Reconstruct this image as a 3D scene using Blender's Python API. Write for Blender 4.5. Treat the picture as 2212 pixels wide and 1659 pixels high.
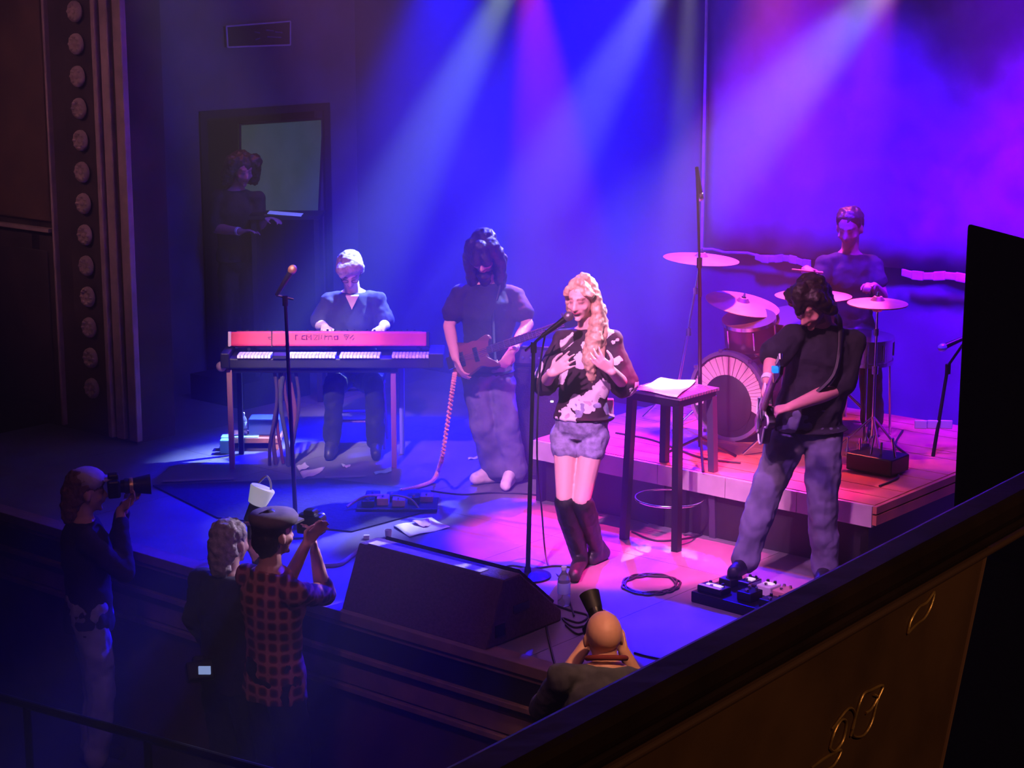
import bpy, bmesh, math, random
import numpy as np
from mathutils import Vector as V, Matrix, Quaternion
random.seed(7); rng = np.random.RandomState(7)
for o in list(bpy.data.objects): bpy.data.objects.remove(o)
SC = bpy.context.scene; COL = SC.collection
PI = math.pi

# ------------------------------------------------------------------ camera
FPX = 4163.0; PITCH = math.atan(880 / FPX); DIST = 10.3; CH = 3.25
cam = bpy.data.cameras.new('camera'); cam.lens = 36 * FPX / 2212; cam.sensor_width = 36
cam.clip_start = 0.05; cam.clip_end = 100
CAM = bpy.data.objects.new('camera', cam); COL.objects.link(CAM)
CAM.location = (0, -DIST, CH); CAM.rotation_euler = (PI / 2 - PITCH, 0, 0); SC.camera = CAM

# geometry of the place: E runs along the stage front (towards the far side), D runs upstage
ANG = math.radians(50)
EV = V((-math.sin(ANG), math.cos(ANG), 0)); DV = V((math.cos(ANG), math.sin(ANG), 0)); UP = V((0, 0, 1))
def S(e, d, z=0): return EV * e + DV * d + UP * z
CP = V((0, -DIST, CH))
def ray(x, y):
    k = (829.5 - y) / FPX
    return V(((x - 1106) / FPX, math.cos(PITCH) + k * math.sin(PITCH), -math.sin(PITCH) + k * math.cos(PITCH)))
def FL(x, y, z=0.0): r = ray(x, y); return CP + r * ((z - CH) / r.z)          # point on a level plane
def AT(x, y, Y): r = ray(x, y); return CP + r * ((Y + DIST) / r.y)            # point at a known depth
def ONE(x, y, e): r = ray(x, y); return CP + r * ((e - CP.dot(EV)) / r.dot(EV))  # point on a plane across the stage
def OND(x, y, d): r = ray(x, y); return CP + r * ((d - CP.dot(DV)) / r.dot(DV))  # point on a plane along the stage

# ------------------------------------------------------------------ world, exposure
SC.view_settings.view_transform = 'Standard'; SC.view_settings.look = 'None'
SC.view_settings.gamma = 1; SC.view_settings.use_curve_mapping = False; SC.view_settings.exposure = 0.0
w = bpy.data.worlds.new('haze_air'); SC.world = w; w.use_nodes = True
nt = w.node_tree; nt.nodes.clear()
wo = nt.nodes.new('ShaderNodeOutputWorld'); bg = nt.nodes.new('ShaderNodeBackground'); bg.inputs[0].default_value = (0.01, 0.008, 0.04, 1)
bg.inputs[1].default_value = 1
vs = nt.nodes.new('ShaderNodeVolumeScatter'); vs.inputs['Density'].default_value = 0.034; vs.inputs['Anisotropy'].default_value = 0.45
vs.inputs['Color'].default_value = (1, 1, 1, 1)
nt.links.new(bg.outputs[0], wo.inputs['Surface']); nt.links.new(vs.outputs[0], wo.inputs['Volume'])
SC.cycles.max_bounces = 5; SC.cycles.diffuse_bounces = 2; SC.cycles.glossy_bounces = 2; SC.cycles.transmission_bounces = 4
SC.cycles.volume_bounces = 0; SC.cycles.sample_clamp_indirect = 4; SC.cycles.caustics_reflective = False; SC.cycles.caustics_refractive = False

# ------------------------------------------------------------------ lights
RZ0 = 0.4
GAIN = {'beam_light': 3.2, 'wash_light': 2.6, 'front_light': 2.0, 'house_light_or_fill': 1.0, 'riser_light': 2.6, 'stagehand_fill': 1.0}
def aim(o, tgt):
    o.rotation_euler = (V(tgt) - o.location).to_track_quat('-Z', 'Y').to_euler()
def spot(name, loc, tgt, col, power, ang, blend=0.5, size=0.05):
    l = bpy.data.lights.new(name, 'SPOT'); l.energy = power * GAIN[name]; l.color = col; l.spot_size = math.radians(ang); l.spot_blend = blend
    l.shadow_soft_size = size
    o = bpy.data.objects.new(name, l); COL.objects.link(o); o.location = loc; aim(o, tgt); return o
def area(name, loc, tgt, col, power, sx, sy):
    l = bpy.data.lights.new(name, 'AREA'); l.energy = power; l.color = col; l.shape = 'RECTANGLE'; l.size = sx; l.size_y = sy
    o = bpy.data.objects.new(name, l); COL.objects.link(o); o.location = loc; aim(o, tgt); return o
TY = -190
# white and lavender beams from the truss over the back of the stage
spot('beam_light', AT(1180, TY, 3.9), AT(748, 640, 2.95), (0.50, 0.68, 1.0), 2300, 17, 0.9)
spot('beam_light', AT(1520, TY, 3.2), AT(1075, 570, 1.98), (0.52, 0.52, 1.0), 1600, 17, 0.9)
spot('beam_light', AT(2060, TY, 2.2), AT(1290, 640, 0.1), (0.75, 0.62, 1.0), 1500, 15, 0.9)
# pink and red ones
spot('beam_light', AT(1130, TY, 3.0), FL(1270, 1120, 0), (1.0, 0.03, 0.28), 1200, 19, 0.5)
spot('beam_light', AT(1950, TY, 2.6), AT(1700, 950, 0.6), (1.0, 0.05, 0.45), 750, 18, 0.8)
spot('beam_light', S(-1.5, 1.25, 4.3), S(-.12, .82, 0), (1.0, 0.02, 0.34), 2000, 23, 0.25)
spot('beam_light', AT(2330, TY, 2.6), AT(1930, 900, 1.0), (0.70, 0.06, 0.75), 900, 26, 0.9)
spot('riser_light', AT(1660, TY, 2.6), FL(1650, 960, RZ0), (1.0, 0.10, 0.07), 500, 44, 0.9)
spot('beam_light', AT(1500, TY, 2.6), AT(1443, 845, .8), (0.9, 0.85, 1.0), 900, 7, 0.6)  # narrow white spot added to whiten the paper on the stool
# saturated blue washes
BL = (0.0, 0.0, 1.0)
spot('wash_light', AT(1010, TY - 60, 4.2), FL(820, 990), BL, 5200, 42, 0.9, 0.1)
spot('wash_light', AT(1340, TY - 60, 3.8), FL(1040, 1130), BL, 6000, 54, 0.9, 0.1)
spot('wash_light', AT(1740, TY - 60, 3.4), FL(1420, 1210), (.0, 0, 1), 8500, 54, 0.9, 0.1)
spot('wash_light', AT(2160, TY - 60, 3.0), FL(1700, 1300), (0.12, 0.0, 1.0), 6500, 58, 0.9, 0.1)
spot('wash_light', AT(1640, TY - 160, 1.2), S(0.4, 3.6, 1.2), (0.05, 0.0, 1.0), 2600, 66, 1.0, 0.2)
spot('wash_light', AT(2160, TY - 160, 0.6), S(-1.6, 3.6, 1.2), (0.16, 0.0, 1.0), 2600, 66, 1.0, 0.2)
spot('wash_light', AT(900, TY - 160, 2.2), S(3.6, 3.4, 1.0), (0.06, 0.05, 1.0), 500, 60, 1.0, 0.2)
# broad violet-grey area light, unseen, added to fill the haze
area('haze_fill', V((0.3, 2.2, 5.2)), V((0.3, 2.0, 0)), (0.30, 0.16, 1.0), 40, 5.0, 2.0)
# front of house
spot('front_light', V((-1.5, -5.2, 5.5)), AT(1268, 860, 0.0), (1.0, 0.38, 0.95), 3000, 17, 0.6, 0.1)
spot('front_light', V((-0.6, -4.6, 5.3)), AT(1700, 900, -0.1), (1.0, 0.32, 0.70), 900, 19, 0.8, 0.1)
spot('front_light', V((-1.6, -3.6, 5.5)), AT(1060, 840, 1.9), (1.0, 0.36, 0.80), 1700, 13, 0.7, 0.1)
spot('front_light', V((-1.7, -3.4, 5.5)), AT(700, 740, 2.3), (1.0, 0.30, 0.66), 1300, 13, 0.7, 0.1)
spot('front_light', V((-1.9, -3.4, 5.5)), AT(660, 770, 2.3), (1.0, 0.85, 0.90), 3400, 9.5, 0.8, 0.1)
spot('front_light', V((-2.6, -4.4, 5.3)), AT(1575, 860, 1.5), (1.0, 0.20, 0.42), 900, 9, 0.8, 0.1)
spot('stagehand_fill', S(4.3, 1.9, 2.6), S(4.7, 2.6, 1.6), (1.0, 0.18, 0.22), 16, 60, 1.0, 0.1)  # unseen red spot added to redden the stagehand
spot('front_light', V((0.2, -3.6, 5.3)), FL(1590, 1270), (0.60, 0.16, 1.0), 900, 24, 0.9, 0.1)
# dim warm house lights and an added area fill
area('house_light_or_fill', V((1.0, -7.5, 5.6)), V((-3, 2, 1)), (0.8, 0.35, 0.6), 3, 1.5, 1.5)  # unseen dim area light added to lift the darks of the hall
spot('house_light_or_fill', V((-6.5, -1.5, 5.5)), S(4.5, .5, 2.3), (1.0, 0.50, 0.52), 520, 28, 1.0, 0.3)
spot('house_light_or_fill', V((1.6, -5.2, 5.2)), AT(1300, 1376, -2.4), (1.0, 0.46, 0.28), 1300, 9, 1.0, 0.1)
spot('house_light_or_fill', V((-1.5, -6.0, 5.3)), S(-.4, -1.2, 0), (1.0, 0.35, 0.55), 240, 46, 1.0, 0.3)
spot('house_light_or_fill', V((1.9, -9.6, 4.2)), FL(1850, 1450, 2.3), (1.0, 0.52, 0.28), 38, 70, 1.0, 0.1)

# ------------------------------------------------------------------ materials
def mat(name, col, rough=0.6, metal=0.0, var=0.0, scale=8.0, bump=0.0, emis=None, es=0.0, attr=False, spec=None, trans=0.0):
    m = bpy.data.materials.new(name); m.use_nodes = True; n = m.node_tree.nodes; L = m.node_tree.links
    b = n['Principled BSDF']; b.inputs['Base Color'].default_value = (*col, 1); b.inputs['Roughness'].default_value = rough
    b.inputs['Metallic'].default_value = metal
    if spec is not None: b.inputs['Specular IOR Level'].default_value = spec
    if trans: b.inputs['Transmission Weight'].default_value = trans
    if emis: b.inputs['Emission Color'].default_value = (*emis, 1); b.inputs['Emission Strength'].default_value = es
    tc = n.new('ShaderNodeTexCoord')
    if var or bump:
        t = n.new('ShaderNodeTexNoise'); t.inputs['Scale'].default_value = scale; t.inputs['Detail'].default_value = 4
        L.new(tc.outputs['Object'], t.inputs['Vector'])
        if var:
            r = n.new('ShaderNodeMapRange'); r.inputs['From Min'].default_value = .3; r.inputs['From Max'].default_value = .7
            r.inputs['To Min'].default_value = 1 - var; r.inputs['To Max'].default_value = 1 + var
            L.new(t.outputs['Fac'], r.inputs['Value'])
            x = n.new('ShaderNodeVectorMath'); x.operation = 'SCALE'; x.inputs[0].default_value = col
            L.new(r.outputs[0], x.inputs['Scale']); L.new(x.outputs[0], b.inputs['Base Color'])
        if bump:
            bp = n.new('ShaderNodeBump'); bp.inputs['Strength'].default_value = bump; bp.inputs['Distance'].default_value = 0.01
            L.new(t.outputs['Fac'], bp.inputs['Height']); L.new(bp.outputs[0], b.inputs['Normal'])
    if attr:
        a = n.new('ShaderNodeAttribute'); a.attribute_name = 'Col'; L.new(a.outputs['Color'], b.inputs['Base Color'])
    return m
M = {}
M['floor'] = mat('stage_floor_paint', (0.17, 0.165, 0.18), 0.38, 0, 0.25, 3.0, 0.15)
M['wall'] = mat('dark_plaster', (0.16, 0.16, 0.20), 0.9, 0, 0.25, 3.0, 0.2)
M['backwall'] = mat('back_wall_paint', (0.10, 0.10, 0.13), 0.9, 0, 0.3, 2.0, 0.2)
M['black'] = mat('black_paint', (0.012, 0.012, 0.014), 0.55, 0, 0.3, 20, 0.1)
M['blackm'] = mat('black_metal', (0.02, 0.02, 0.022), 0.35, 0.6)
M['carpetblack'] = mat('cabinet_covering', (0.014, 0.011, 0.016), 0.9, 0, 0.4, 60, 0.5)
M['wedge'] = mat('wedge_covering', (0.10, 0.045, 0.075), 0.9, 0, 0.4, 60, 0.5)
M['hairkey'] = mat('light_brown_hair', (0.55, 0.48, 0.42), 0.5, 0, 0.5, 35, 0.5)
M['grille'] = mat('speaker_grille', (0.018, 0.013, 0.02), 0.75, 0.0, 0.5, 90, 0.6)
M['chrome'] = mat('chrome', (0.75, 0.75, 0.78), 0.18, 1.0)
M['brass'] = mat('cymbal_bronze', (0.85, 0.55, 0.35), 0.42, 0.75, 0.15, 12)
M['wood'] = mat('warm_wood', (0.36, 0.15, 0.07), 0.5, 0, 0.3, 10, 0.2)
M['riser'] = mat('riser_planks', (0.50, 0.15, 0.10), 0.55, 0, 0.25, 6, 0.2)
M['riserface'] = mat('riser_fascia', (0.46, 0.36, 0.38), 0.6, 0, 0.15, 10, 0.1)
M['white'] = mat('white_paper', (0.9, 0.9, 0.9), 0.6, 0, 0.03, 20)
M['pink'] = mat('pink_cable_jacket', (0.95, 0.42, 0.42), 0.5)
M['cable'] = mat('black_cable', (0.015, 0.015, 0.02), 0.5)
M['greycable'] = mat('grey_cable', (0.35, 0.33, 0.32), 0.5)
M['red'] = mat('red_lacquer', (0.80, 0.045, 0.10), 0.35, 0, 0.08, 14)
M['key'] = mat('white_key', (0.92, 0.92, 0.88), 0.3)
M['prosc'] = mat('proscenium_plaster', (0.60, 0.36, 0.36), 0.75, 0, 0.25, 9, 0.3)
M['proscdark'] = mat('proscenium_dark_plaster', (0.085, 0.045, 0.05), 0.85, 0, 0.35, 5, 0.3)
M['stagefront'] = mat('stage_front_paint', (0.26, 0.15, 0.13), 0.7, 0, 0.3, 9, 0.3)
M['house'] = mat('house_dark', (0.03, 0.028, 0.04), 0.9, 0, 0.4, 4, 0.2)
M['bottle'] = mat('clear_plastic', (0.75, 0.88, 0.95), 0.08, 0, trans=0.75)
M['label'] = mat('bottle_label', (0.55, 0.75, 0.9), 0.5)
M['glow_patch'] = mat('pedal_glow', (.9, .9, 1), .4, emis=(1.0, .8, 1.0), es=.9)  # emission imitates brightly lit pedal tops, not a screen
M['led'] = mat('led_white', (1, 1, 1), 0.5, emis=(0.8, 0.85, 1), es=6)
M['ledb'] = mat('led_blue', (0, .3, 1), 0.5, emis=(0.02, 0.25, 1.0), es=1.2)
M['ledr'] = mat('led_red', (1, .2, .1), 0.5, emis=(1.0, 0.25, 0.1), es=4)
M['skin'] = mat('skin', (0.8, 0.55, 0.45), 0.5, attr=True)
M['hairpale'] = mat('blonde_hair', (0.62, 0.42, 0.26), 0.42, 0, 0.45, 30, 0.6)
M['hairdark'] = mat('dark_hair', (0.025, 0.014, 0.012), 0.5, 0, 0.4, 40, 0.6)
M['hairbrown'] = mat('brown_hair', (0.20, 0.09, 0.05), 0.5, 0, 0.4, 40, 0.6)
M['hairgrey'] = mat('grey_hair', (0.30, 0.26, 0.24), 0.6, 0, 0.4, 40, 0.6)
M['tee'] = mat('black_cotton', (0.022, 0.020, 0.030), 0.9, 0, 0.3, 25, 0.3)
M['navy'] = mat('navy_cotton', (0.035, 0.035, 0.06), 0.9, 0, 0.3, 25, 0.3)
M['greytee'] = mat('grey_cotton', (0.09, 0.095, 0.10), 0.9, 0, 0.3, 25, 0.3)
M['jeans'] = mat('worn_denim', (0.16, 0.16, 0.25), 0.85, 0, 0.35, 9, 0.5)
M['palejeans'] = mat('pale_denim', (0.30, 0.30, 0.42), 0.85, 0, 0.3, 9, 0.5)
M['shorts'] = mat('denim_shorts', (0.30, 0.27, 0.45), 0.85, 0, 0.4, 30, 0.5)
M['boot'] = mat('black_leather', (0.02, 0.018, 0.028), 0.5, 0, 0.3, 20, 0.4)
M['shoe'] = mat('pale_canvas_shoe', (0.85, 0.75, 0.72), 0.6, 0, 0.1, 20)
M['gold'] = mat('gold_glint', (0.95, 0.55, 0.16), 0.35, 0.7, 0.3, 30, 0.3)
M['parapet'] = mat('parapet_brown', (0.16, 0.075, 0.03), 0.55, 0, 0.3, 7, 0.3)
M['railcap'] = mat('dark_rail_wood', (0.035, 0.018, 0.014), 0.35, 0, 0.4, 9, 0.3)
M['sunburst'] = mat('bass_wood', (0.13, 0.03, 0.025), 0.4, 0, 0.3, 8)
M['purple'] = mat('violet_chair_tube', (0.30, 0.08, 0.40), 0.4)
M['green'] = mat('green_window_board', (0.12, 0.20, 0.09), 0.8, 0, 0.3, 6, emis=(0.10, 0.22, 0.08), es=0.22)
M['bdcloth'] = mat('backdrop_cloth', (0.16, 0.13, 0.20), 0.9, 0, 0.3, 5, 0.3)
M['bdedge'] = mat('backdrop_pale_hem', (0.65, 0.60, 0.68), 0.8, 0, 0.2, 14, 0.3)
M['motif'] = mat('backdrop_pale_print', (0.60, 0.32, 0.45), 0.8, 0, 0.3, 9)
M['rug'] = mat('stage_rug', (0.015, 0.012, 0.018), 0.95, 0, 0.5, 30, 0.6)
M['sleevered'] = mat('red_strap', (0.22, 0.03, 0.02), 0.8)

def floral():
    m = bpy.data.materials.new('floral_blouse'); m.use_nodes = True; n = m.node_tree.nodes; L = m.node_tree.links; b = n['Principled BSDF']
    b.inputs['Roughness'].default_value = 0.8
    tc = n.new('ShaderNodeTexCoord'); ns = n.new('ShaderNodeTexNoise'); ns.inputs['Scale'].default_value = 14; ns.inputs['Detail'].default_value = 3
    mx = n.new('ShaderNodeMix'); mx.data_type = 'VECTOR'; mx.inputs['Factor'].default_value = 0.10
    L.new(tc.outputs['Object'], ns.inputs['Vector']); L.new(tc.outputs['Object'], mx.inputs['A']); L.new(ns.outputs['Color'], mx.inputs['B'])
    vo = n.new('ShaderNodeTexVoronoi'); vo.inputs['Scale'].default_value = 8.5; L.new(mx.outputs['Result'], vo.inputs['Vector'])
    cr = n.new('ShaderNodeValToRGB'); cr.color_ramp.interpolation = 'CONSTANT'
    e = cr.color_ramp.elements; e[0].position = 0; e[0].color = (0.55, 0.38, 0.46, 1); e[1].position = .18; e[1].color = (0.85, 0.72, 0.76, 1)
    x = e.new(.46); x.color = (0.035, 0.012, 0.03, 1)
    L.new(vo.outputs['Distance'], cr.inputs['Fac']); L.new(cr.outputs['Color'], b.inputs['Base Color']); return m
M['floral'] = floral()
def plaid():
    m = bpy.data.materials.new('red_plaid_cotton'); m.use_nodes = True; n = m.node_tree.nodes; L = m.node_tree.links; b = n['Principled BSDF']
    b.inputs['Roughness'].default_value = 0.9
    tc = n.new('ShaderNodeTexCoord'); vals = []
    for ax in ('X', 'Z'):
        wv = n.new('ShaderNodeTexWave'); wv.bands_direction = ax; wv.inputs['Scale'].default_value = 5.5; wv.inputs['Distortion'].default_value = 0.6
        L.new(tc.outputs['Object'], wv.inputs['Vector']); c = n.new('ShaderNodeMath'); c.operation = 'POWER'; c.inputs[1].default_value = 3
        L.new(wv.outputs['Fac'], c.inputs[0]); vals.append(c)
    a = n.new('ShaderNodeMath'); a.operation = 'ADD'; L.new(vals[0].outputs[0], a.inputs[0]); L.new(vals[1].outputs[0], a.inputs[1])
    cr = n.new('ShaderNodeValToRGB'); e = cr.color_ramp.elements; e[0].color = (0.05, 0.012, 0.02, 1); e[1].position = .9; e[1].color = (0.45, 0.16, 0.14, 1)
    x = e.new(.45); x.color = (0.22, 0.03, 0.03, 1)
    L.new(a.outputs[0], cr.inputs['Fac']); L.new(cr.outputs['Color'], b.inputs['Base Color']); return m
M['plaid'] = plaid()

# ------------------------------------------------------------------ mesh helpers
def frame(z, hint=UP):
    z = V(z).normalized(); x = V(hint).cross(z)
    if x.length < 1e-4: x = V((1, 0, 0)).cross(z)
    x.normalize(); y = z.cross(x); return x, y, z
def rotm(x, y, z): return Matrix((x, y, z)).transposed()
class G:
    def __init__(s): s.v = []; s.f = []
    def add(s, vs, fs):
        k = len(s.v); s.v += [V(p) for p in vs]; s.f += [tuple(i + k for i in f) for f in fs]; return s
    def box(s, c, size, x=V((1, 0, 0)), y=V((0, 1, 0)), z=UP):
        c = V(c); hx, hy, hz = [q / 2 for q in size]
        p = [c + x * (a * hx) + y * (b * hy) + z * (d * hz) for d in (-1, 1) for b in (-1, 1) for a in (-1, 1)]
        return s.add(p, [(0, 2, 3, 1), (4, 5, 7, 6), (0, 1, 5, 4), (2, 6, 7, 3), (0, 4, 6, 2), (1, 3, 7, 5)])
    def sbox(s, e0, e1, d0, d1, z0, z1):
        return s.box(S((e0 + e1) / 2, (d0 + d1) / 2, (z0 + z1) / 2), (abs(e1 - e0), abs(d1 - d0), abs(z1 - z0)), EV, DV, UP)
    def rings(s, rs, cap=True):
        k = len(s.v); n = len(rs[0]); vs = [p for r in rs for p in r]; fs = []
        for i in range(len(rs) - 1):
            for j in range(n): fs.append((i * n + j, i * n + (j + 1) % n, (i + 1) * n + (j + 1) % n, (i + 1) * n + j))
        if cap: fs.append(tuple(reversed(range(n)))); fs.append(tuple((len(rs) - 1) * n + j for j in range(n)))
        return s.add(vs, fs)
    def cyl(s, p0, p1, r0, r1=None, n=12):
        r1 = r0 if r1 is None else r1; p0, p1 = V(p0), V(p1); x, y, z = frame(p1 - p0)
        return s.rings([[p + x * (r * math.cos(2 * PI * j / n)) + y * (r * math.sin(2 * PI * j / n)) for j in range(n)] for p, r in ((p0, r0), (p1, r1))])
    def caps(s, p0, p1, r0, r1=None, n=14):
        r1 = r0 if r1 is None else r1; p0, p1 = V(p0), V(p1); x, y, z = frame(p1 - p0 if (p1 - p0).length > 1e-6 else UP)
        R = []
        for a in (-80, -50, -20, 0): R.append((p0 + z * (r0 * math.sin(math.radians(a))), r0 * math.cos(math.radians(a))))
        for a in (0, 20, 50, 80): R.append((p1 + z * (r1 * math.sin(math.radians(a))), r1 * math.cos(math.radians(a))))
        return s.rings([[p + x * (r * math.cos(2 * PI * j / n)) + y * (r * math.sin(2 * PI * j / n)) for j in range(n)] for p, r in R])
    def tube(s, pts, r, n=8, closed=False):
        pts = [V(p) for p in pts]; m = len(pts); R = []; x = None
        for i, p in enumerate(pts):
            if closed: t = pts[(i + 1) % m] - pts[i - 1]
            else: t = pts[min(i + 1, m - 1)] - pts[max(i - 1, 0)]
            t.normalize()
            if x is None: x, y, _ = frame(t)
            else: x = (x - t * x.dot(t)).normalized(); y = t.cross(x)
            rr = r[i] if isinstance(r, (list, tuple)) else r
            R.append([p + x * (rr * math.cos(2 * PI * j / n)) + y * (rr * math.sin(2 * PI * j / n)) for j in range(n)])
        if closed: R.append(R[0]); return s.rings(R, False)
        return s.rings(R)
    def lathe(s, o, ax, prof, n=32, hint=UP, sx=1.0):
        x, y, z = frame(ax, hint); o = V(o); ring = prof[0] == prof[-1]
        return s.rings([[o + z * h + x * (r * math.cos(2 * PI * j / n) * sx) + y * (r * math.sin(2 * PI * j / n)) for j in range(n)] for r, h in prof], not ring)
    def ell(s, c, r, x=V((1, 0, 0)), y=V((0, 1, 0)), z=UP, n=16, m=10):
        c = V(c); R = []
        for i in range(m + 1):
            a = -PI / 2 + PI * (i + .02) / (m + .04); h = math.sin(a); q = math.cos(a)
            R.append([c + z * (r[2] * h) + x * (r[0] * q * math.cos(2 * PI * j / n)) + y * (r[1] * q * math.sin(2 * PI * j / n)) for j in range(n)])
        return s.rings(R)
    def prism(s, poly, off):
        n = len(poly); off = V(off); a = [V(p) for p in poly]; b = [p + off for p in a]
        return s.add(a + b, [tuple(range(n)), tuple(reversed(range(n, 2 * n)))] + [(j, j + n, (j + 1) % n + n, (j + 1) % n) for j in range(n)])
def origin_of(p):
    o = V((0, 0, 0))
    while p is not None: o += p.location; p = p.parent
    return o
def mkmesh(name, g, org):
    me = bpy.data.meshes.new(name); me.from_pydata([tuple(p - org) for p in g.v], [], g.f); me.update()
    bm = bmesh.new(); bm.from_mesh(me); bmesh.ops.recalc_face_normals(bm, faces=bm.faces); bm.to_mesh(me); bm.free(); return me
def tag(o, label=None, cat=None, group=None, kind=None):
    if label: o['label'] = label
    if cat: o['category'] = cat
    if group: o['group'] = group
    if kind: o['kind'] = kind
    return o
def thing(name, loc, label, cat, group=None):
    o = bpy.data.objects.new(name, None); o.empty_display_size = 0.1; COL.objects.link(o); o.location = loc
    return tag(o, label, cat, group)
def obj(name, g, m, parent=None, smooth=None, bev=0.0, loc=None, label=None, cat=None, group=None, kind=None):
    org = origin_of(parent) if parent is not None else (V(loc) if loc is not None else V((0, 0, 0)))
    me = mkmesh(name, g, org); me.materials.append(M[m] if isinstance(m, str) else m)
    o = bpy.data.objects.new(name, me); COL.objects.link(o)
    if parent is not None: o.parent = parent
    else: o.location = org
    if smooth: me.polygons.foreach_set('use_smooth', [True] * len(me.polygons)); me.set_sharp_from_angle(angle=math.radians(smooth))
    if bev: b = o.modifiers.new('bevel', 'BEVEL'); b.width = bev; b.segments = 2; b.limit_method = 'ANGLE'
    return tag(o, label, cat, group, kind)
def voxel(name, g, m, parent, vox=0.009, smooth=3, disp=0.0, dscale=0.08, paint=None, loc=None):
    org = origin_of(parent) if parent is not None else V(loc)
    me = mkmesh(name, g, org); t = bpy.data.objects.new('tmp', me); COL.objects.link(t)
    r = t.modifiers.new('r', 'REMESH'); r.mode = 'VOXEL'; r.voxel_size = vox
    if smooth: q = t.modifiers.new('s', 'SMOOTH'); q.iterations = smooth; q.factor = 0.5
    if disp:
        tx = bpy.data.textures.new('folds', 'CLOUDS'); tx.noise_scale = dscale; tx.noise_depth = 2
        q = t.modifiers.new('d', 'DISPLACE'); q.texture = tx; q.strength = disp; q.mid_level = 0.5
    dg = bpy.context.evaluated_depsgraph_get(); me2 = bpy.data.meshes.new_from_object(t.evaluated_get(dg))
    bpy.data.objects.remove(t); bpy.data.meshes.remove(me); me2.name = name
    me2.materials.clear(); me2.materials.append(M[m] if isinstance(m, str) else m)
    me2.polygons.foreach_set('use_smooth', [True] * len(me2.polygons))
    if paint:
        n = len(me2.vertices); co = np.empty(n * 3); me2.vertices.foreach_get('co', co); co = co.reshape(-1, 3) + np.array(org)
        c = np.ones((n, 4)); c[:, :3] = paint(co)
        a = me2.color_attributes.new('Col', 'FLOAT_COLOR', 'POINT'); a.data.foreach_set('color', c.ravel())
    o = bpy.data.objects.new(name, me2); COL.objects.link(o)
    if parent is not None: o.parent = parent
    else: o.location = org
    return o
def bez(pts, n=8):
    pts = [V(p) for p in pts]; out = []
    for i in range(len(pts) - 1):
        p0 = pts[max(i - 1, 0)]; p1 = pts[i]; p2 = pts[i + 1]; p3 = pts[min(i + 2, len(pts) - 1)]
        for k in range(n):
            t = k / n
            out.append(0.5 * ((2 * p1) + (p2 - p0) * t + (2 * p0 - 5 * p1 + 4 * p2 - p3) * t * t + (3 * p1 - p0 - 3 * p2 + p3) * t ** 3))
    out.append(pts[-1]); return out
# ------------------------------------------------------------------ setting
EDGE = -1.09; EL = 5.0; BACK = 3.9; AF = -1.15; RE = -4.6
def struct(name, g, m, parent=None, **k): return obj(name, g, m, parent, kind='structure' if parent is None else None, **k)
fl = struct('floor', G().sbox(RE, EL, EDGE + .02, BACK, -0.30, -0.012), 'black'); fl['label'] = 'blue-lit painted stage floor under the band'
# board panels of the stage deck with fine open joints
e = RE
k = 0
while e < EL - .01:
    e2 = min(e + 1.22, EL)
    for d0, d1 in ((EDGE + .1, .70), (.70, 2.30), (2.30, BACK)):
        obj('panel', G().sbox(e + .0015, e2 - .0015, d0 + .0015, d1 - .0015, -0.02, 0.0), 'floor', fl)
    e = e2
struct('floor_hall', G().box((-1, -4, AF - .05), (26, 16, .1)), 'house')
# stage lip and moulded stage front
wf = struct('wall_stage_front', G().sbox(RE, EL + 4, EDGE + .05, EDGE + .12, AF, -.02), 'proscdark')
for nm, z0, z1, dd, mm in (('nosing', -.05, .006, -.02, 'stagefront'), ('moulding', -.085, -.055, .0, 'stagefront'), ('frieze_board', -.21, -.10, .025, 'stagefront'),
                           ('moulding', -.25, -.22, -.01, 'stagefront'), ('frieze_board', -.40, -.26, .02, 'stagefront'), ('moulding', -.44, -.41, .0, 'stagefront')):
    obj(nm, G().sbox(RE, EL + 4, EDGE + dd, EDGE + .1, z0, z1), mm, wf, bev=.004)
# back wall and side walls
struct('wall_back', G().sbox(RE, EL + .1, BACK, BACK + .1, 0, 5.6), 'backwall')
struct('baseboard_back', G().sbox(RE, EL, BACK - .02, BACK, 0, .12), 'black')
# left wall of the wing: with a doorway recess at its middle
dA, dB, zT = 2.22, 3.50, 2.16
g = G().sbox(EL, EL + .1, .6, dA, 0, 5.6).sbox(EL, EL + .1, dB, BACK + .1, 0, 5.6).sbox(EL, EL + .1, dA, dB, zT, 5.6)
struct('wall_left', g, 'wall')
struct('wall_left_recess', G().sbox(EL + .5, EL + .6, dA - .3, dB + .3, 0, zT + .3).sbox(EL + .1, EL + .5, dA - .1, dA, 0, zT).sbox(EL + .1, EL + .5, dB, dB + .1, 0, zT).sbox(EL + .1, EL + .5, dA, dB, zT, zT + .1), 'black')
obj('door_frame', G().sbox(EL - .02, EL + .01, dA - .07, dA, 0, zT + .06).sbox(EL - .02, EL + .01, dB, dB + .07, 0, zT + .06).sbox(EL - .02, EL + .01, dA, dB, zT, zT + .06), 'black', kind='structure', loc=S(EL, dA))
struct('wall_right', G().sbox(RE - .1, RE, EDGE, BACK + .1, AF, 5.6), 'house')
struct('ceiling', G().box((-1, -2, 5.65), (26, 24, .1)), 'house')
struct('wall_hall_left', G().sbox(EL + 4, EL + 4.1, -14, 1.0, AF, 5.6), 'house')
struct('wall_hall_rear', G().sbox(-9, EL + 4, -14.1, -14, AF, 5.6), 'house')
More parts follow.
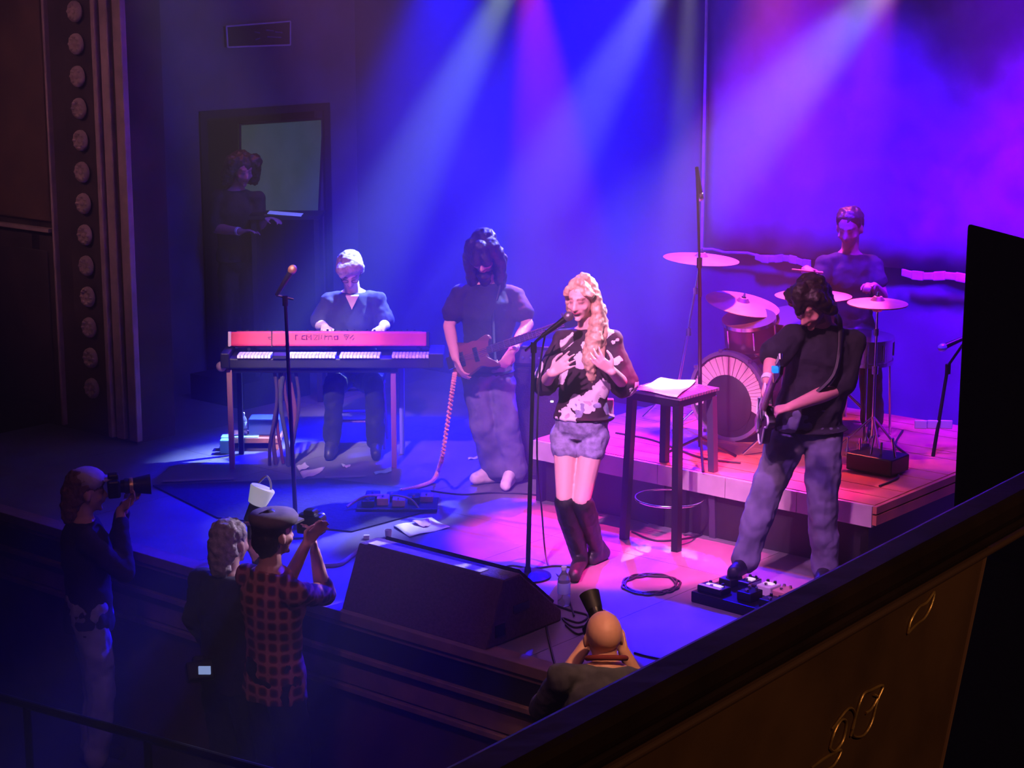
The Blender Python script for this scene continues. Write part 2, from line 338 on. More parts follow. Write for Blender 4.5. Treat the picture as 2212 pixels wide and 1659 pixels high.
# green-tinted hatch window in the doorway
wn = thing('window_1', S(EL + .02, 2.6, 1.3), None, None); wn['kind'] = 'structure'
p = [ONE(518, 268, EL + .02), ONE(698, 256, EL + .02), ONE(688, 470, EL + .02), ONE(520, 476, EL + .02)]
obj('pane', G().prism(p, EV * .02), 'green', wn)
def bars(parent, pts, r, m, name='window_frame'):
    g = G()
    for i in range(len(pts)): g.cyl(pts[i], pts[(i + 1) % len(pts)], r, r, 6)
    return obj(name, g, m, parent)
bars(wn, p, .012, 'blackm')
# framed unlit sign high on the wing wall
p = [ONE(489, 57, EL - .04), ONE(627, 46, EL - .04), ONE(627, 97, EL - .04), ONE(492, 102, EL - .04)]
sg = thing('wall_sign', p[3], 'unlit box sign with thin bright frame, high on the dark wing wall', 'sign')
obj('sign_box', G().prism(p, EV * .035), mat('sign_face', (.02, .015, .03), .3), sg)
bars(sg, p, .007, mat('sign_trim', (.9, .85, .95), .4), 'frame')
q = [x * 1.0 for x in p]; c1 = q[0].lerp(q[1], .58); c2 = q[3].lerp(q[2], .58)
g = G()
for a, b, t in ((.42, .50, .35), (.50, .42, .65), (.60, .72, .3), (.74, .86, .4), (.62, .84, .6)):
    pa = q[0].lerp(q[1], a).lerp(q[3].lerp(q[2], a), t); pb = q[0].lerp(q[1], b).lerp(q[3].lerp(q[2], b), t + .06)
    g.cyl(pa - EV * .006, pb - EV * .006, .006, .006, 5)
obj('faded_marks', g, mat('sign_marks', (.12, .09, .35), .5), sg, kind='stuff')
# proscenium: wall panel, jamb and vertical mouldings with rosettes
PD = .60
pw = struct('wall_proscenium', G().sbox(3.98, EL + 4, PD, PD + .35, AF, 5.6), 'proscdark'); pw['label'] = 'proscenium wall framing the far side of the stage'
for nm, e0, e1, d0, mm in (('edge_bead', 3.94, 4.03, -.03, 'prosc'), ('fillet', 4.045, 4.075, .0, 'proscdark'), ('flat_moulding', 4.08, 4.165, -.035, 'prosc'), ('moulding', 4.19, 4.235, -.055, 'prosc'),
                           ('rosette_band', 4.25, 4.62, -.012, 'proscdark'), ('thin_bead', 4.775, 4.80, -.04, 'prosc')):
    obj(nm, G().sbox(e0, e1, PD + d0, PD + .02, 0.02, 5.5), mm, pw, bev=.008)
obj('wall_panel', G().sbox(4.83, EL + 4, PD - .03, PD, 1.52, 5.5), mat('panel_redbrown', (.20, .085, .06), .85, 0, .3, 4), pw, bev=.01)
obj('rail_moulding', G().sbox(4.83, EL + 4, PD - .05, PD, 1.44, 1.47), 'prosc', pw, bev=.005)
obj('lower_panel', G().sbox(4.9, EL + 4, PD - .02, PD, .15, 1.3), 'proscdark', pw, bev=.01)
me = None
for i in range(22):
    z = .35 + i * .222; c = S(4.42, PD - .03, z)
    g = G().lathe(c, -DV, [(.075, 0), (.072, .02), (.055, .03), (.03, .018), (.0301, .0181)], 14)
    for j in range(8):
        a = j * PI / 4; g.ell(c + (EV * math.cos(a) + UP * math.sin(a)) * .05 - DV * .022, (.018, .018, .012), n=6, m=4)
    g.ell(c - DV * .018, (.018, .018, .018), n=8, m=5)
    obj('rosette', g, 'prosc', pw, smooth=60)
# drum riser ------------------------------------------------------------
RZ = .40; rE0, rE1, rD0, rD1 = -1.56, .86, 1.25, 3.3
rs = thing('drum_riser', S((rE0 + rE1) / 2, (rD0 + rD1) / 2), 'low timber riser with pale fascia carrying the drum kit', 'riser')
n = 12; wd = (rD1 - rD0) / n
for i in range(n):
    obj('plank', G().sbox(rE0, rE1, rD0 + i * wd + .003, rD0 + (i + 1) * wd - .003, RZ - .03, RZ + (i % 3) * .0012), 'riser', rs)
for i in range(5):
    a = rE0 + (rE1 - rE0) * i / 5; b = rE0 + (rE1 - rE0) * (i + 1) / 5
    obj('fascia_board', G().sbox(a + .002, b - .002, rD0 - .025, rD0, RZ - .125, RZ - .004), 'riserface', rs)
obj('side_rail', G().sbox(rE0 - .025, rE0, rD0 - .02, rD1, RZ - .11, RZ - .055), 'riser', rs)
obj('side_rail', G().sbox(rE0 - .025, rE0, rD0 - .02, rD1, RZ - .045, RZ - .004), 'riser', rs)
obj('skirt', G().sbox(rE0 + .03, rE1 - .02, rD0 + .04, rD1, 0, RZ - .03), 'black', rs)
for a in (rE0 + .03, -.3, rE1 - .06): obj('leg', G().sbox(a, a + .05, rD0 + .0, rD0 + .045, 0, RZ - .04), 'blackm', rs)
# backdrop ----------------------------------------------------------------
bz = 1.30; bd = thing('backdrop', S(0, BACK - .08, bz), 'large dark hanging backdrop with a pale hem hanging behind the drummer', 'backdrop')
g = G(); nx, nz = 60, 12
vs = []
for j in range(nz + 1):
    for i in range(nx + 1):
        ee = 1.34 - i * (1.34 + 3.4) / nx; zz = bz + (4.6 - bz) * j / nz
        vs.append(S(ee, BACK - .09 + .015 * math.sin(ee * 9) + .008 * math.sin(ee * 23 + zz), zz))
fs = [(j * (nx + 1) + i, j * (nx + 1) + i + 1, (j + 1) * (nx + 1) + i + 1, (j + 1) * (nx + 1) + i) for j in range(nz) for i in range(nx)]
g.add(vs, fs); bo = obj('cloth', g, 'bdcloth', bd, smooth=80); sm = bo.modifiers.new('t', 'SOLIDIFY'); sm.thickness = .004
obj('hem', G().tube([S(1.36, BACK - .11, 1.29 + i * .2) for i in range(15)], .011, 6), 'bdedge', bd)
obj('hem', G().tube([S(1.36 - i * .1, BACK - .11, 1.29 + .008 * math.sin(i * 2.1)) for i in range(8)], [.01] * 8, 6), 'bdedge', bd)
for a, b, h in ((.88, .42, .045), (-.30, -.95, .05)):
    m_ = 9; up = []; 
    for i in range(m_): up.append(S(a + (b - a) * i / (m_ - 1), BACK - .125 - .008 * (i % 2), bz - .05 - .012 * math.sin(i)))
    g = G()
    for i in range(m_ - 1):
        c = (up[i] + up[i + 1]) / 2; g.box(c + UP * .03, ((up[i + 1] - up[i]).length * 1.02, .02, h + .012 * (i % 2)), (up[i + 1] - up[i]).normalized(), DV, UP)
    obj('folded_hem', g, 'bdedge', bd, bev=.006)
# parapet of the near box ---------------------------------------------------
RA, RB = FL(940, 1659, 2.612), FL(2212, 1010, 2.612); ru = (RB - RA).normalized(); rn = ru.cross(UP).normalized()   # rn points to the near side
par = thing('parapet', RA.lerp(RB, .5) - UP * 1.0, 'brown box parapet with dark polished rail in the near corner', 'railing')
RL = (RB - RA).length
def rbox(u0, u1, n0, n1, z0, z1): return G().box(RA + ru * ((u0 + u1) / 2) + rn * ((n0 + n1) / 2) + UP * ((z0 + z1) / 2 - RA.z), (abs(u1 - u0), abs(n1 - n0), abs(z1 - z0)), ru, rn, UP)
obj('rail_cap', rbox(-.7, RL + 1.6, 0, .052, 2.577, 2.612), 'railcap', par, bev=.010)
obj('rail_cap', rbox(-.7, RL + 1.6, .004, .044, 2.560, 2.574), 'railcap', par, bev=.005)
obj('rail_moulding', rbox(-.7, RL - .02, .004, .040, 2.545, 2.553), mat('rail_bead', (.16, .08, .05), .5), par, bev=.003)
PN = RA + rn * .030
def PP(x, y): r = ray(x, y); return CP + r * ((PN - CP).dot(rn) / r.dot(rn))
A_ = PP(2143, 1128); B_ = PP(2030, 1664); nb = B_ + (B_ - A_) * 1.3
near1 = PN - ru * .7; near0 = V((near1.x, near1.y, A_.z)); near1 = V((near1.x, near1.y, nb.z))
obj('panel', G().prism([A_, nb, near1, near0], -rn * .022), 'parapet', par)
obj('panel_edge', G().cyl(A_, nb, .003, .003, 8), mat('panel_edge_wood', (.28, .13, .07), .5), par)
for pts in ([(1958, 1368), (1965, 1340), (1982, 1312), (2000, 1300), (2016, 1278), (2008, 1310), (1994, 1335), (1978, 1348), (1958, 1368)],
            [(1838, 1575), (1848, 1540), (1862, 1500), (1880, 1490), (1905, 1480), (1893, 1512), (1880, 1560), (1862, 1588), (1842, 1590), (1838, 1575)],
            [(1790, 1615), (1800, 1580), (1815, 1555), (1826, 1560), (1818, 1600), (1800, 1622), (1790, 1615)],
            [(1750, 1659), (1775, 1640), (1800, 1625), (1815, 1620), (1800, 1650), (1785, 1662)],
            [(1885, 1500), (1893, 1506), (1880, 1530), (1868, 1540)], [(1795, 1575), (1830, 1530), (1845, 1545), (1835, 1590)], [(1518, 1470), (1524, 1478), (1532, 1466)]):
    obj('glint_curve', G().tube(bez([PP(a, b) + rn * .0015 for a, b in pts], 4), .0016, 6), 'gold', par, smooth=60)  # gold curves stand in for warm lamp glints on the panel
# tall dark loudspeaker stack to the right ----------------------------------
st = thing('speaker_stack', AT(2075, 1650, -3.5), 'tall black loudspeaker tower behind the near rail', 'loudspeaker')
top = [(2090, 482), (2212, 516), (2400, 540)]
YS = -3.5
a = AT(2090, 482, YS); b = AT(2240, 524, YS - .15); zb = AF + .005
def colm(z, sh=0): return [V((a.x, a.y, z)), V((b.x + .45, b.y - .2, z)), V((b.x + .55, b.y + .05, z)), V((a.x + .15, a.y + .42, z))]
g = G(); lo = colm(zb); hi = colm(a.z); hi[1] = V((hi[1].x, hi[1].y, b.z - .1)); hi[2].z = b.z - .22; hi[3].z = a.z - .10
cut = [lo[i].lerp(hi[i], .33) for i in range(4)]; cut2 = [lo[i].lerp(hi[i], .335) for i in range(4)]
cu3 = [lo[i].lerp(hi[i], .66) for i in range(4)]; cu4 = [lo[i].lerp(hi[i], .665) for i in range(4)]
for lo_, hi_ in ((lo, cut), (cut2, cu3), (cu4, hi)):
    obj('cabinet', G().add(lo_ + hi_, [(3, 2, 1, 0), (4, 5, 6, 7), (0, 1, 5, 4), (1, 2, 6, 5), (2, 3, 7, 6), (3, 0, 4, 7)]), 'carpetblack', st, bev=.012)
    q = [lo_[0].lerp(lo_[1], .06), lo_[0].lerp(lo_[1], .94), hi_[0].lerp(hi_[1], .94), hi_[0].lerp(hi_[1], .06)]
    c = sum(q, V()) / 4; q = [c + (x - c) * .95 for x in q]
    nrm = (q[1] - q[0]).cross(q[3] - q[0]).normalized()
    obj('grille', G().prism(q, nrm * .012), 'grille', st)
# dark stage rug under the keyboard area
obj('stage_rug', G().prism([FL(330, 1050, .002), FL(700, 1035, .002), FL(930, 1062, .002), FL(945, 1100, .002), FL(760, 1150, .002), FL(470, 1120, .002)], UP * .008), 'rug',
    loc=FL(640, 1090), label='dark rug on the stage floor below the keyboards', cat='rug')
# ------------------------------------------------------------------ people
def loft_sections(g, secs, n=24):
    R = []
    for c, ax, fw, a, b in secs:
        R.append([c + ax * (a * math.cos(2 * PI * j / n)) + fw * (b * math.sin(2 * PI * j / n)) for j in range(n)])
    g.rings(R)
def hand(g, wr, d, pn, curl=0.5, tside=1, s=1.0, spread=0.12):
    d = V(d).normalized(); sd = d.cross(V(pn)).normalized(); pn = sd.cross(d).normalized()
    wr = V(wr); ln = (.080, .088, .082, .064); offs = (-.030, -.010, .010, .029); tips = []
    for i in range(4):
        o = offs[i] * s * tside * -1
        k = wr + d * (.088 * s - abs(offs[i]) * .25 * s) + sd * o
        g.caps(wr + d * .012 * s + sd * (o * .6), k, .0145 * s, .0115 * s, 8)
        ang = 0; p = k; sp = sd * (-offs[i] / .03 * spread * tside)
        for q, (fl_, r) in enumerate(((.45, .0090), (.32, .0082), (.23, .0072))):
            ang += curl * (0.75 if q == 0 else 0.95); v = ((d + sp).normalized() * math.cos(ang) + pn * math.sin(ang))
            p2 = p + v * (ln[i] * fl_ * s); g.caps(p, p2, r * s, r * s * .92, 8); p = p2
    t0 = wr + d * .022 * s + sd * (tside * .022 * s); t1 = t0 + (d * .55 + sd * tside * .75 + pn * .25).normalized() * .042 * s
    t2 = t1 + (d * .85 + sd * tside * (.35 - .3 * curl) + pn * (.25 + .5 * curl)).normalized() * .034 * s
    t3 = t2 + (d * .9 + sd * tside * (.05 - .4 * curl) + pn * (.3 + .6 * curl)).normalized() * .026 * s
    g.caps(t0, t1, .0145 * s, .0115 * s, 8); g.caps(t1, t2, .011 * s, .0095 * s, 8); g.caps(t2, t3, .0092 * s, .0078 * s, 8)
def head_axes(F):
    F = V(F).normalized(); R = F.cross(UP).normalized(); U = R.cross(F); return R, F, U
def head_blobs(g, c, F, s=1.0):
    R, F, U = head_axes(F); P = lambda x, y, z: c + R * (x * s) + F * (y * s) + U * (z * s)
    def el(p, r): g.ell(P(*p), tuple(q * s for q in r), R, F, U, 20, 12)
    el((0, -.014, .030), (.077, .097, .088)); el((0, .026, -.025), (.062, .066, .075)); el((0, .040, -.075), (.040, .038, .034)); el((0, -.02, -.04), (.058, .07, .05))
    el((0, .074, .026), (.048, .016, .010)); el((0, .089, -.055), (.024, .012, .010)); el((0, .074, -.098), (.020, .016, .014))
    for x in (-1, 1):
        el((x * .031, .074, .004), (.0135, .013, .010)); el((x * .040, .060, -.028), (.022, .022, .018)); el((x * .078, -.006, -.012), (.010, .020, .032))
    g.caps(P(0, .086, .012), P(0, .108, -.028), .008 * s, .0125 * s, 8); el((.010, .098, -.031), (.009, .009, .007)); el((-.010, .098, -.031), (.009, .009, .007))
def face_paint(c, F, s, skin, lips, brow, beard=None, beardamt=0.0):
    R, F, U = head_axes(F); A = np.array([R, F, U]); c = np.array(c)
    def f(co):
        q = (co - c) @ A.T / s; out = np.tile(np.array(skin), (len(co), 1)); near = np.linalg.norm(q, axis=1) < .17
        x, y, z = q[:, 0], q[:, 1], q[:, 2]; fr = near & (y > .035)
        def put(m, col, k=1.0): out[m] = out[m] * (1 - k) + np.array(col) * k
        if beard is not None: put(near & (y > .0) & (z < -.035) & (z > -.125) & ~((np.abs(x) < .022) & (np.abs(z + .055) < .008)), beard, beardamt)
        put(fr & (np.abs(x) < .025) & (z < -.046) & (z > -.064), lips, .85)
        put(fr & (np.abs(np.abs(x) - .032) < .020) & (np.abs(z - .029 + 6 * (np.abs(x) - .03) ** 2) < .0055), brow, .9)
        put(fr & (np.abs(np.abs(x) - .031) < .016) & (np.abs(z - .005) < .0065), (.05, .02, .02), .75)
        put(fr & (np.abs(np.abs(x) - .031) < .022) & (np.abs(z - .008) < .014), (.45, .2, .18), .35)
        put(fr & (np.abs(np.abs(x) - .045) < .014) & (np.abs(z + .028) < .014), (.8, .25, .2), .18)
        return out
    return f
def lerp(a, b, t): return a + (b - a) * t
def torso_secs(J, o=0.0, k=1.0, belly=0.0, hem=None, hemr=None, top=True, F=None):
    """elliptical sections from the crotch to the neck"""
    P, C, N = J['pelvis'], J['chest'], J['neck']
    sa, sb = J['sh_a'], J['sh_b']; ha, hb = J['hip_a'], J['hip_b']
    axu = (sb - sa).normalized(); axl = V((hb - ha)[:]); axl.z = 0; axl.normalize(); hw = (sb - sa).length / 2
    def sec(c, t, a, b, up):
        ax = (axl * (1 - t) + axu * t).normalized(); fw = up.cross(ax).normalized(); return (c, ax, fw, a * k + o, b * k + o)
    u1 = (C - P).normalized(); u2 = (N - C).normalized()
    S_ = []
    if hem is not None: S_.append((hem, axl, UP.cross(axl).normalized(), (hemr or (.17, .13))[0], (hemr or (.17, .13))[1]))
    else: S_.append(sec(P - u1 * .09, 0, .10, .085, u1))
    if hem is None: S_.append(sec(P - u1 * .05, 0, .150, .105, u1))
    S_.append(sec(P + u1 * .01, 0, .165, .112, u1)); S_.append(sec(lerp(P, C, .35), .2, .142 + belly * .4, .102 + belly, u1))
    S_.append(sec(lerp(P, C, .65), .6, .145 + belly * .2, .105 + belly * .6, u1)); S_.append(sec(C, 1, .165, .120, (u1 + u2).normalized()))
    S_.append(sec(lerp(C, N, .45), 1, hw * .86 / k, .105, u2)); S_.append(sec(lerp(C, N, .78), 1, hw * .55 / k, .080, u2))
    if top: S_.append(sec(lerp(C, N, .96), 1, .085, .062, u2)); S_.append(sec(N + u2 * .012, 1, .058, .056, u2))
    else: S_.append(sec(lerp(C, N, .92), 1, .098, .068, u2)); S_.append(sec(lerp(C, N, .98), 1, .070, .058, u2))
    return S_
def person(label, base, J, face, skin=(.72, .44, .34), lips=(.5, .12, .12), brow=(.06, .03, .02), beard=None, beardamt=.0, hs=1.0, build=1.0, belly=0.0,
           vox=0.0085, hands=None, shirt='tee', sleeve=0.55, sl_loose=.018, trousers='jeans', tloose=.018, tend=.97, shoes='boot', hem=None, hemr=None, legs=True, shirt_open=0.0, name='person'):
    root = thing(name, base, label, 'person')
    g = G(); head_blobs(g, J['head'], face, hs)
    R, F, U = head_axes(face); hb_ = J['head'] - U * (.055 * hs) - F * (.028 * hs)
    g.caps(J['neck'] - (J['neck'] - J['chest']).normalized() * .05, hb_, .056 * build, .054 * hs, 14)
    loft_sections(g, torso_secs(J, 0, build, belly))
    for q in 'ab':
        g.caps(J['neck'] + (J['sh_' + q] - J['neck']) * .08, lerp(J['neck'], J['sh_' + q], .7) - UP * .02, .040, .032)
        sh, el, wr = J['sh_' + q], J['el_' + q], J['wr_' + q]
        g.ell(sh - UP * .022, (.046 * build,) * 3); g.caps(sh - UP * .022, el, .044 * build, .040 * build); g.caps(el, lerp(el, wr, .35), .041 * build, .040 * build); g.caps(lerp(el, wr, .35), wr, .040 * build, .027)
        if hands and q in hands:
            h = hands[q]; hand(g, wr, h[0], h[1], h[2], h[3], 1.0 * (h[4] if len(h) > 4 else 1), h[5] if len(h) > 5 else .12)
        else: g.ell(wr, (.03, .03, .03))
        if legs:
            hp, kn, an, to = J['hip_' + q], J['kn_' + q], J['an_' + q], J['toe_' + q]
            g.caps(hp, kn, .086 * build, .056 * build); g.caps(kn, lerp(kn, an, .3), .055 * build, .057 * build); g.caps(lerp(kn, an, .3), an, .056 * build, .036)
            g.caps(an - UP * .02, to, .036, .028)
    voxel('body', g, 'skin', root, vox, 2, paint=face_paint(J['head'], face, hs, skin, lips, brow, beard, beardamt))
    if shirt:
        g = G(); loft_sections(g, torso_secs(J, .016, build, belly, hem, hemr, top=False))
        for q in 'ab':
            sh, el, wr = J['sh_' + q], J['el_' + q], J['wr_' + q]
            g.ell(sh - UP * .014, (.064 * build,) * 3); g.caps(lerp(J['neck'], J['chest'], .12) + (sh - J['neck']) * .25, sh - UP * .005, .042, .052 * build)
            if sleeve <= 1: e_ = lerp(sh, el, sleeve); g.caps(sh - UP * .015, e_, .056 * build, .046 * build + sl_loose)
            else: g.caps(sh - UP * .015, el, .058 * build, .050 * build + sl_loose * .3); g.caps(el, lerp(el, wr, sleeve - 1), .050 * build + sl_loose * .3, .038 + sl_loose * .3)
        o = voxel('shirt', g, shirt, root, vox * 1.15, 3, .030, .10)
    if trousers and legs:
        g = G(); sec = torso_secs(J, .014, build, belly)[:4]; loft_sections(g, sec)
        for q in 'ab':
            hp, kn, an = J['hip_' + q], J['kn_' + q], J['an_' + q]
            if tend < .5:
                e_ = lerp(hp, kn, tend * 2); g.caps(hp, e_, .098 * build, .088 * build)
            else:
                g.caps(hp, kn, .096 * build, .066 * build + tloose * .6); e_ = lerp(kn, an, (tend - .5) * 2); g.caps(kn, e_, .066 * build + tloose * .6, .046 + tloose * 1.3)
        voxel('trousers' if tend > .5 else 'shorts', g, trousers, root, vox * 1.15, 3, .034, .11)
    if shoes and legs:
        for q in 'ab':
            an, to = J['an_' + q], J['toe_' + q]; g = G(); dr = (to - an); dh = V((dr.x, dr.y, 0)).normalized()
            heel = V((an.x, an.y, to.z + .004)) - dh * .035
            g.caps(heel, V((to.x, to.y, to.z + .002)), .040, .036); g.caps(an - UP * .01, V((an.x, an.y, to.z + .02)), .046, .042); g.caps(an + dh * .02, to + UP * .012, .044, .034)
            if shoes == 'kneeboot':
                kn = J['kn_' + q]; g.caps(lerp(kn, an, .06), lerp(kn, an, .35), .066, .068); g.caps(lerp(kn, an, .35), an, .066, .048)
                g.caps(heel - UP * .0, heel - UP * .03, .024, .018)
            voxel('boot' if shoes in ('kneeboot', 'boot') else 'shoe', g, 'boot' if shoes in ('kneeboot', 'boot') else shoes, root, .008, 2, .008, .05)
    return root
def haircap(root, c, face, m, s=1.0, extra=(), disp=.022, low=-.03, name='hair', vox=.0085, fr=.0):
    R, F, U = head_axes(face); P = lambda x, y, z: c + R * (x * s) + F * (y * s) + U * (z * s); g = G()
    g.ell(P(0, -.026 + fr, .050), (.088 * s, .096 * s, .080 * s), R, F, U, 20, 12); g.ell(P(0, -.052, low + .03), (.080 * s, .066 * s, .085 * s), R, F, U, 20, 12)
    for a, b, r0, r1 in extra: g.caps(P(*a), P(*b), r0 * s, r1 * s)
    return voxel(name, g, m, root, vox, 2, disp, .035)
def fdir(deg, down=0.0):
    """facing direction: deg measured in plan from towards-camera (0), + = picture right; down in degrees"""
    a = math.radians(deg); b = math.radians(down); return V((math.sin(a) * math.cos(b), -math.cos(a) * math.cos(b), -math.sin(b)))

# --- the singer
Y = 0.02; A = lambda x, y, dy=0: AT(x, y, Y + dy)
J = dict(head=A(1257, 645, -.02), neck=A(1272, 708, .03), chest=A(1266, 775, .02), pelvis=A(1256, 912, .0), sh_a=A(1212, 728, .06), sh_b=A(1324, 730, -.04),
         el_a=A(1178, 826, -.02), wr_a=A(1192, 806, -.25), el_b=A(1350, 832, -.06), wr_b=A(1322, 802, -.27), hip_a=A(1222, 938, .03), hip_b=A(1284, 938, -.02),
         kn_a=A(1220, 1076, -.10), an_a=A(1254, 1208, .10), toe_a=FL(1240, 1246, .03), kn_b=A(1256, 1082, -.12), an_b=A(1286, 1180, .16), toe_b=FL(1306, 1196, .03))
f = fdir(-28, 12)
singer = person('fair-haired woman singing, in floral blouse, denim shorts and black knee boots', FL(1262, 1235), J, f, skin=(.86, .50, .44), lips=(.55, .08, .14), brow=(.25, .12, .08), hs=.95, build=.86, vox=.0070,
       hands={'a': (V((.72, -.35, .62)), V((.3, .75, -.2)), .18, 1, .95, .22), 'b': (V((-.75, -.1, .62)), V((.1, .65, .3)), .34, -1, .95, .26)},
       shirt='floral', sleeve=.98, sl_loose=.040, trousers='shorts', tend=.13, shoes='kneeboot', hem=A(1262, 896), hemr=(.172, .135))
haircap(singer, J['head'], f, 'hairpale', .95, extra=(((.0, .02, .115), (-.075, .045, .05), .03, .030), ((-.02, -.01, .12), (-.088, -.01, .0), .034, .034), ((.0, .02, .115), (.075, .035, .04), .026, .026), ((.08, .0, .03), (.085, -.02, -.08), .028, .03),
      ((-.086, -.01, .0), (-.098, .00, -.11), .034, .042), ((-.098, .0, -.11), (-.098, .065, -.21), .042, .048), ((-.098, .065, -.21), (-.072, .125, -.32), .047, .040), ((-.072, .125, -.32), (-.085, .125, -.46), .042, .018), ((-.098, .02, -.12), (-.055, .115, -.30), .045, .03), ((-.11, .0, -.15), (-.12, .09, -.34), .04, .03),
      ((0, -.08, 0), (-.03, -.10, -.22), .07, .06), ((-.05, -.09, -.1), (-.08, -.07, -.30), .05, .04)), disp=.026, vox=.007)
g = G()
for q, tt in (('a', .92),): w_ = lerp(J['el_' + q], J['wr_' + q], tt); g.cyl(w_ - V((.004, 0, .004)), w_ + V((.006, 0, .006)), .031, .031)
obj('bracelet', g, 'white', singer)
pk = A(1316, 880, .05); obj('transmitter_pack', G().box(pk, (.05, .035, .10)), 'palejeans', singer, bev=.006)

# --- the bass player
Y = 1.92; A = lambda x, y, dy=0: AT(x, y, Y + dy)
J = dict(head=A(1045, 552, -.10), neck=A(1056, 612, .0), chest=A(1056, 680, -.02), pelvis=A(1052, 806, .04), sh_a=A(994, 630, .0), sh_b=A(1114, 634, .0),
         el_a=A(970, 704, -.06), wr_a=A(984, 774, -.26), el_b=A(1140, 700, -.08), wr_b=A(1106, 758, -.30), hip_a=A(1030, 830, .0), hip_b=A(1082, 830, .0),
         kn_a=A(1046, 925, -.05), an_a=A(1074, 1012, .04), toe_a=FL(1026, 1036, .035), kn_b=A(1092, 925, -.05), an_b=A(1106, 1014, .02), toe_b=FL(1092, 1050, .035))
f = fdir(-12, 34)
bassist = person('man playing a red-brown bass in baggy jeans and pale shoes, head bowed', FL(1075, 1035), J, f, skin=(.80, .42, .36), build=.98, beard=(.05, .03, .03), beardamt=.8, vox=.0085,
       hands={'a': (V((.35, -.3, -.9)), V((.8, .3, .0)), .45, -1), 'b': (V((-.45, -.2, -.75)), V((-.3, .8, .2)), .9, 1)}, shirt='tee', sleeve=.62, sl_loose=.03, trousers='jeans', tloose=.045, shoes='shoe',
       hem=A(1054, 800, .02), hemr=(.185, .13))
haircap(bassist, J['head'], f, 'hairdark', 1.06, extra=(((.05, .0, .08), (.090, -.01, -.04), .055, .05), ((-.05, .0, .08), (-.090, -.01, -.04), .055, .05), ((.09, -.01, -.04), (.085, .04, -.20), .05, .035), ((-.09, -.01, -.04), (-.085, .04, -.20), .05, .035), ((0, .04, .10), (.03, .085, .03), .045, .035), ((0, .04, .10), (-.04, .085, .03), .045, .035), ((0, -.05, .08), (0, -.09, -.16), .08, .08), ((0, .06, -.10), (0, .06, -.20), .045, .025)), fr=.01)
w_ = lerp(J['el_b'], J['wr_b'], .86); obj('watch', G().lathe(w_, (J['wr_b'] - J['el_b']), [(.034, -.014), (.036, 0), (.034, .014)], 14).ell(w_ + V((0, -.036, 0)), (.018, .01, .018)), 'white', bassist)
BJ = J

# --- the keyboard player (seated)
Y = 2.95; A = lambda x, y, dy=0: AT(x, y, Y + dy)
J = dict(head=A(756, 585, -.12), neck=A(763, 628, .0), chest=A(763, 690, .02), pelvis=A(764, 800, .06), sh_a=A(711, 645, .0), sh_b=A(817, 643, .0),
         el_a=A(690, 702, -.02), wr_a=A(702, 706, -.24), el_b=A(832, 702, -.02), wr_b=A(826, 706, -.24), hip_a=A(738, 815, .0), hip_b=A(790, 815, .0),
         kn_a=A(722, 835, -.36), an_a=A(716, 950, -.30), toe_a=A(710, 965, -.42), kn_b=A(808, 835, -.36), an_b=A(812, 950, -.30), toe_b=A(812, 965, -.42))
for q in 'ab': J['an_' + q].z = .09; J['toe_' + q].z = .035
f = fdir(4, 44)
keyman = person('seated keyboard player in a dark v-neck shirt, fair head bowed under the white beam', V((J['pelvis'].x, J['pelvis'].y, 0)), J, f, skin=(.86, .62, .55), vox=.0085,
       hands={'a': (V((.2, -1, -.15)), V((0, -.1, -1)), .35, 1), 'b': (V((-.2, -1, -.15)), V((0, -.1, -1)), .35, -1)}, shirt='navy', sleeve=.86, sl_loose=.03, trousers='black', tloose=.01, shoes='boot', hem=A(764, 800, .04), hemr=(.18, .13))
haircap(keyman, J['head'], f, 'hairkey', 1.05, extra=(((-.05, .03, .09), (.05, .05, .075), .04, .045), ((.0, .05, .09), (.05, .08, .05), .03, .02), ((.07, -.01, .03), (.075, -.02, -.03), .025, .02), ((-.07, -.01, .03), (-.075, -.02, -.03), .025, .02)), disp=.022)
R_, F_, U_ = head_axes(f); hc = J['head']
g = G()
for x in (-1, 1): g.tube([hc + R_ * (x * .033 + .022 * math.cos(t * PI / 5)) + F_ * .094 + U_ * (.004 + .017 * math.sin(t * PI / 5)) for t in range(10)], .0022, 5, True); g.cyl(hc + R_ * (x * .056) + F_ * .09 + U_ * .006, hc + R_ * (x * .08) + U_ * .0, .0022, .0022, 5)
obj('glasses', g, 'blackm', keyman)
g = G(); n_ = J['neck']; g.add([n_ + V((-.045, -.105, -.02)), n_ + V((.045, -.105, -.02)), n_ + V((0, -.135, -.11)), n_ + V((-.045, -.07, -.015)), n_ + V((.045, -.07, -.015)), n_ + V((0, -.10, -.11))], [(0, 1, 2), (5, 4, 3), (0, 3, 4, 1), (1, 4, 5, 2), (2, 5, 3, 0)])
mv = mat('bare_chest_skin', (.80, .56, .50), .5); obj('neck_opening', g, mv, keyman, smooth=40)

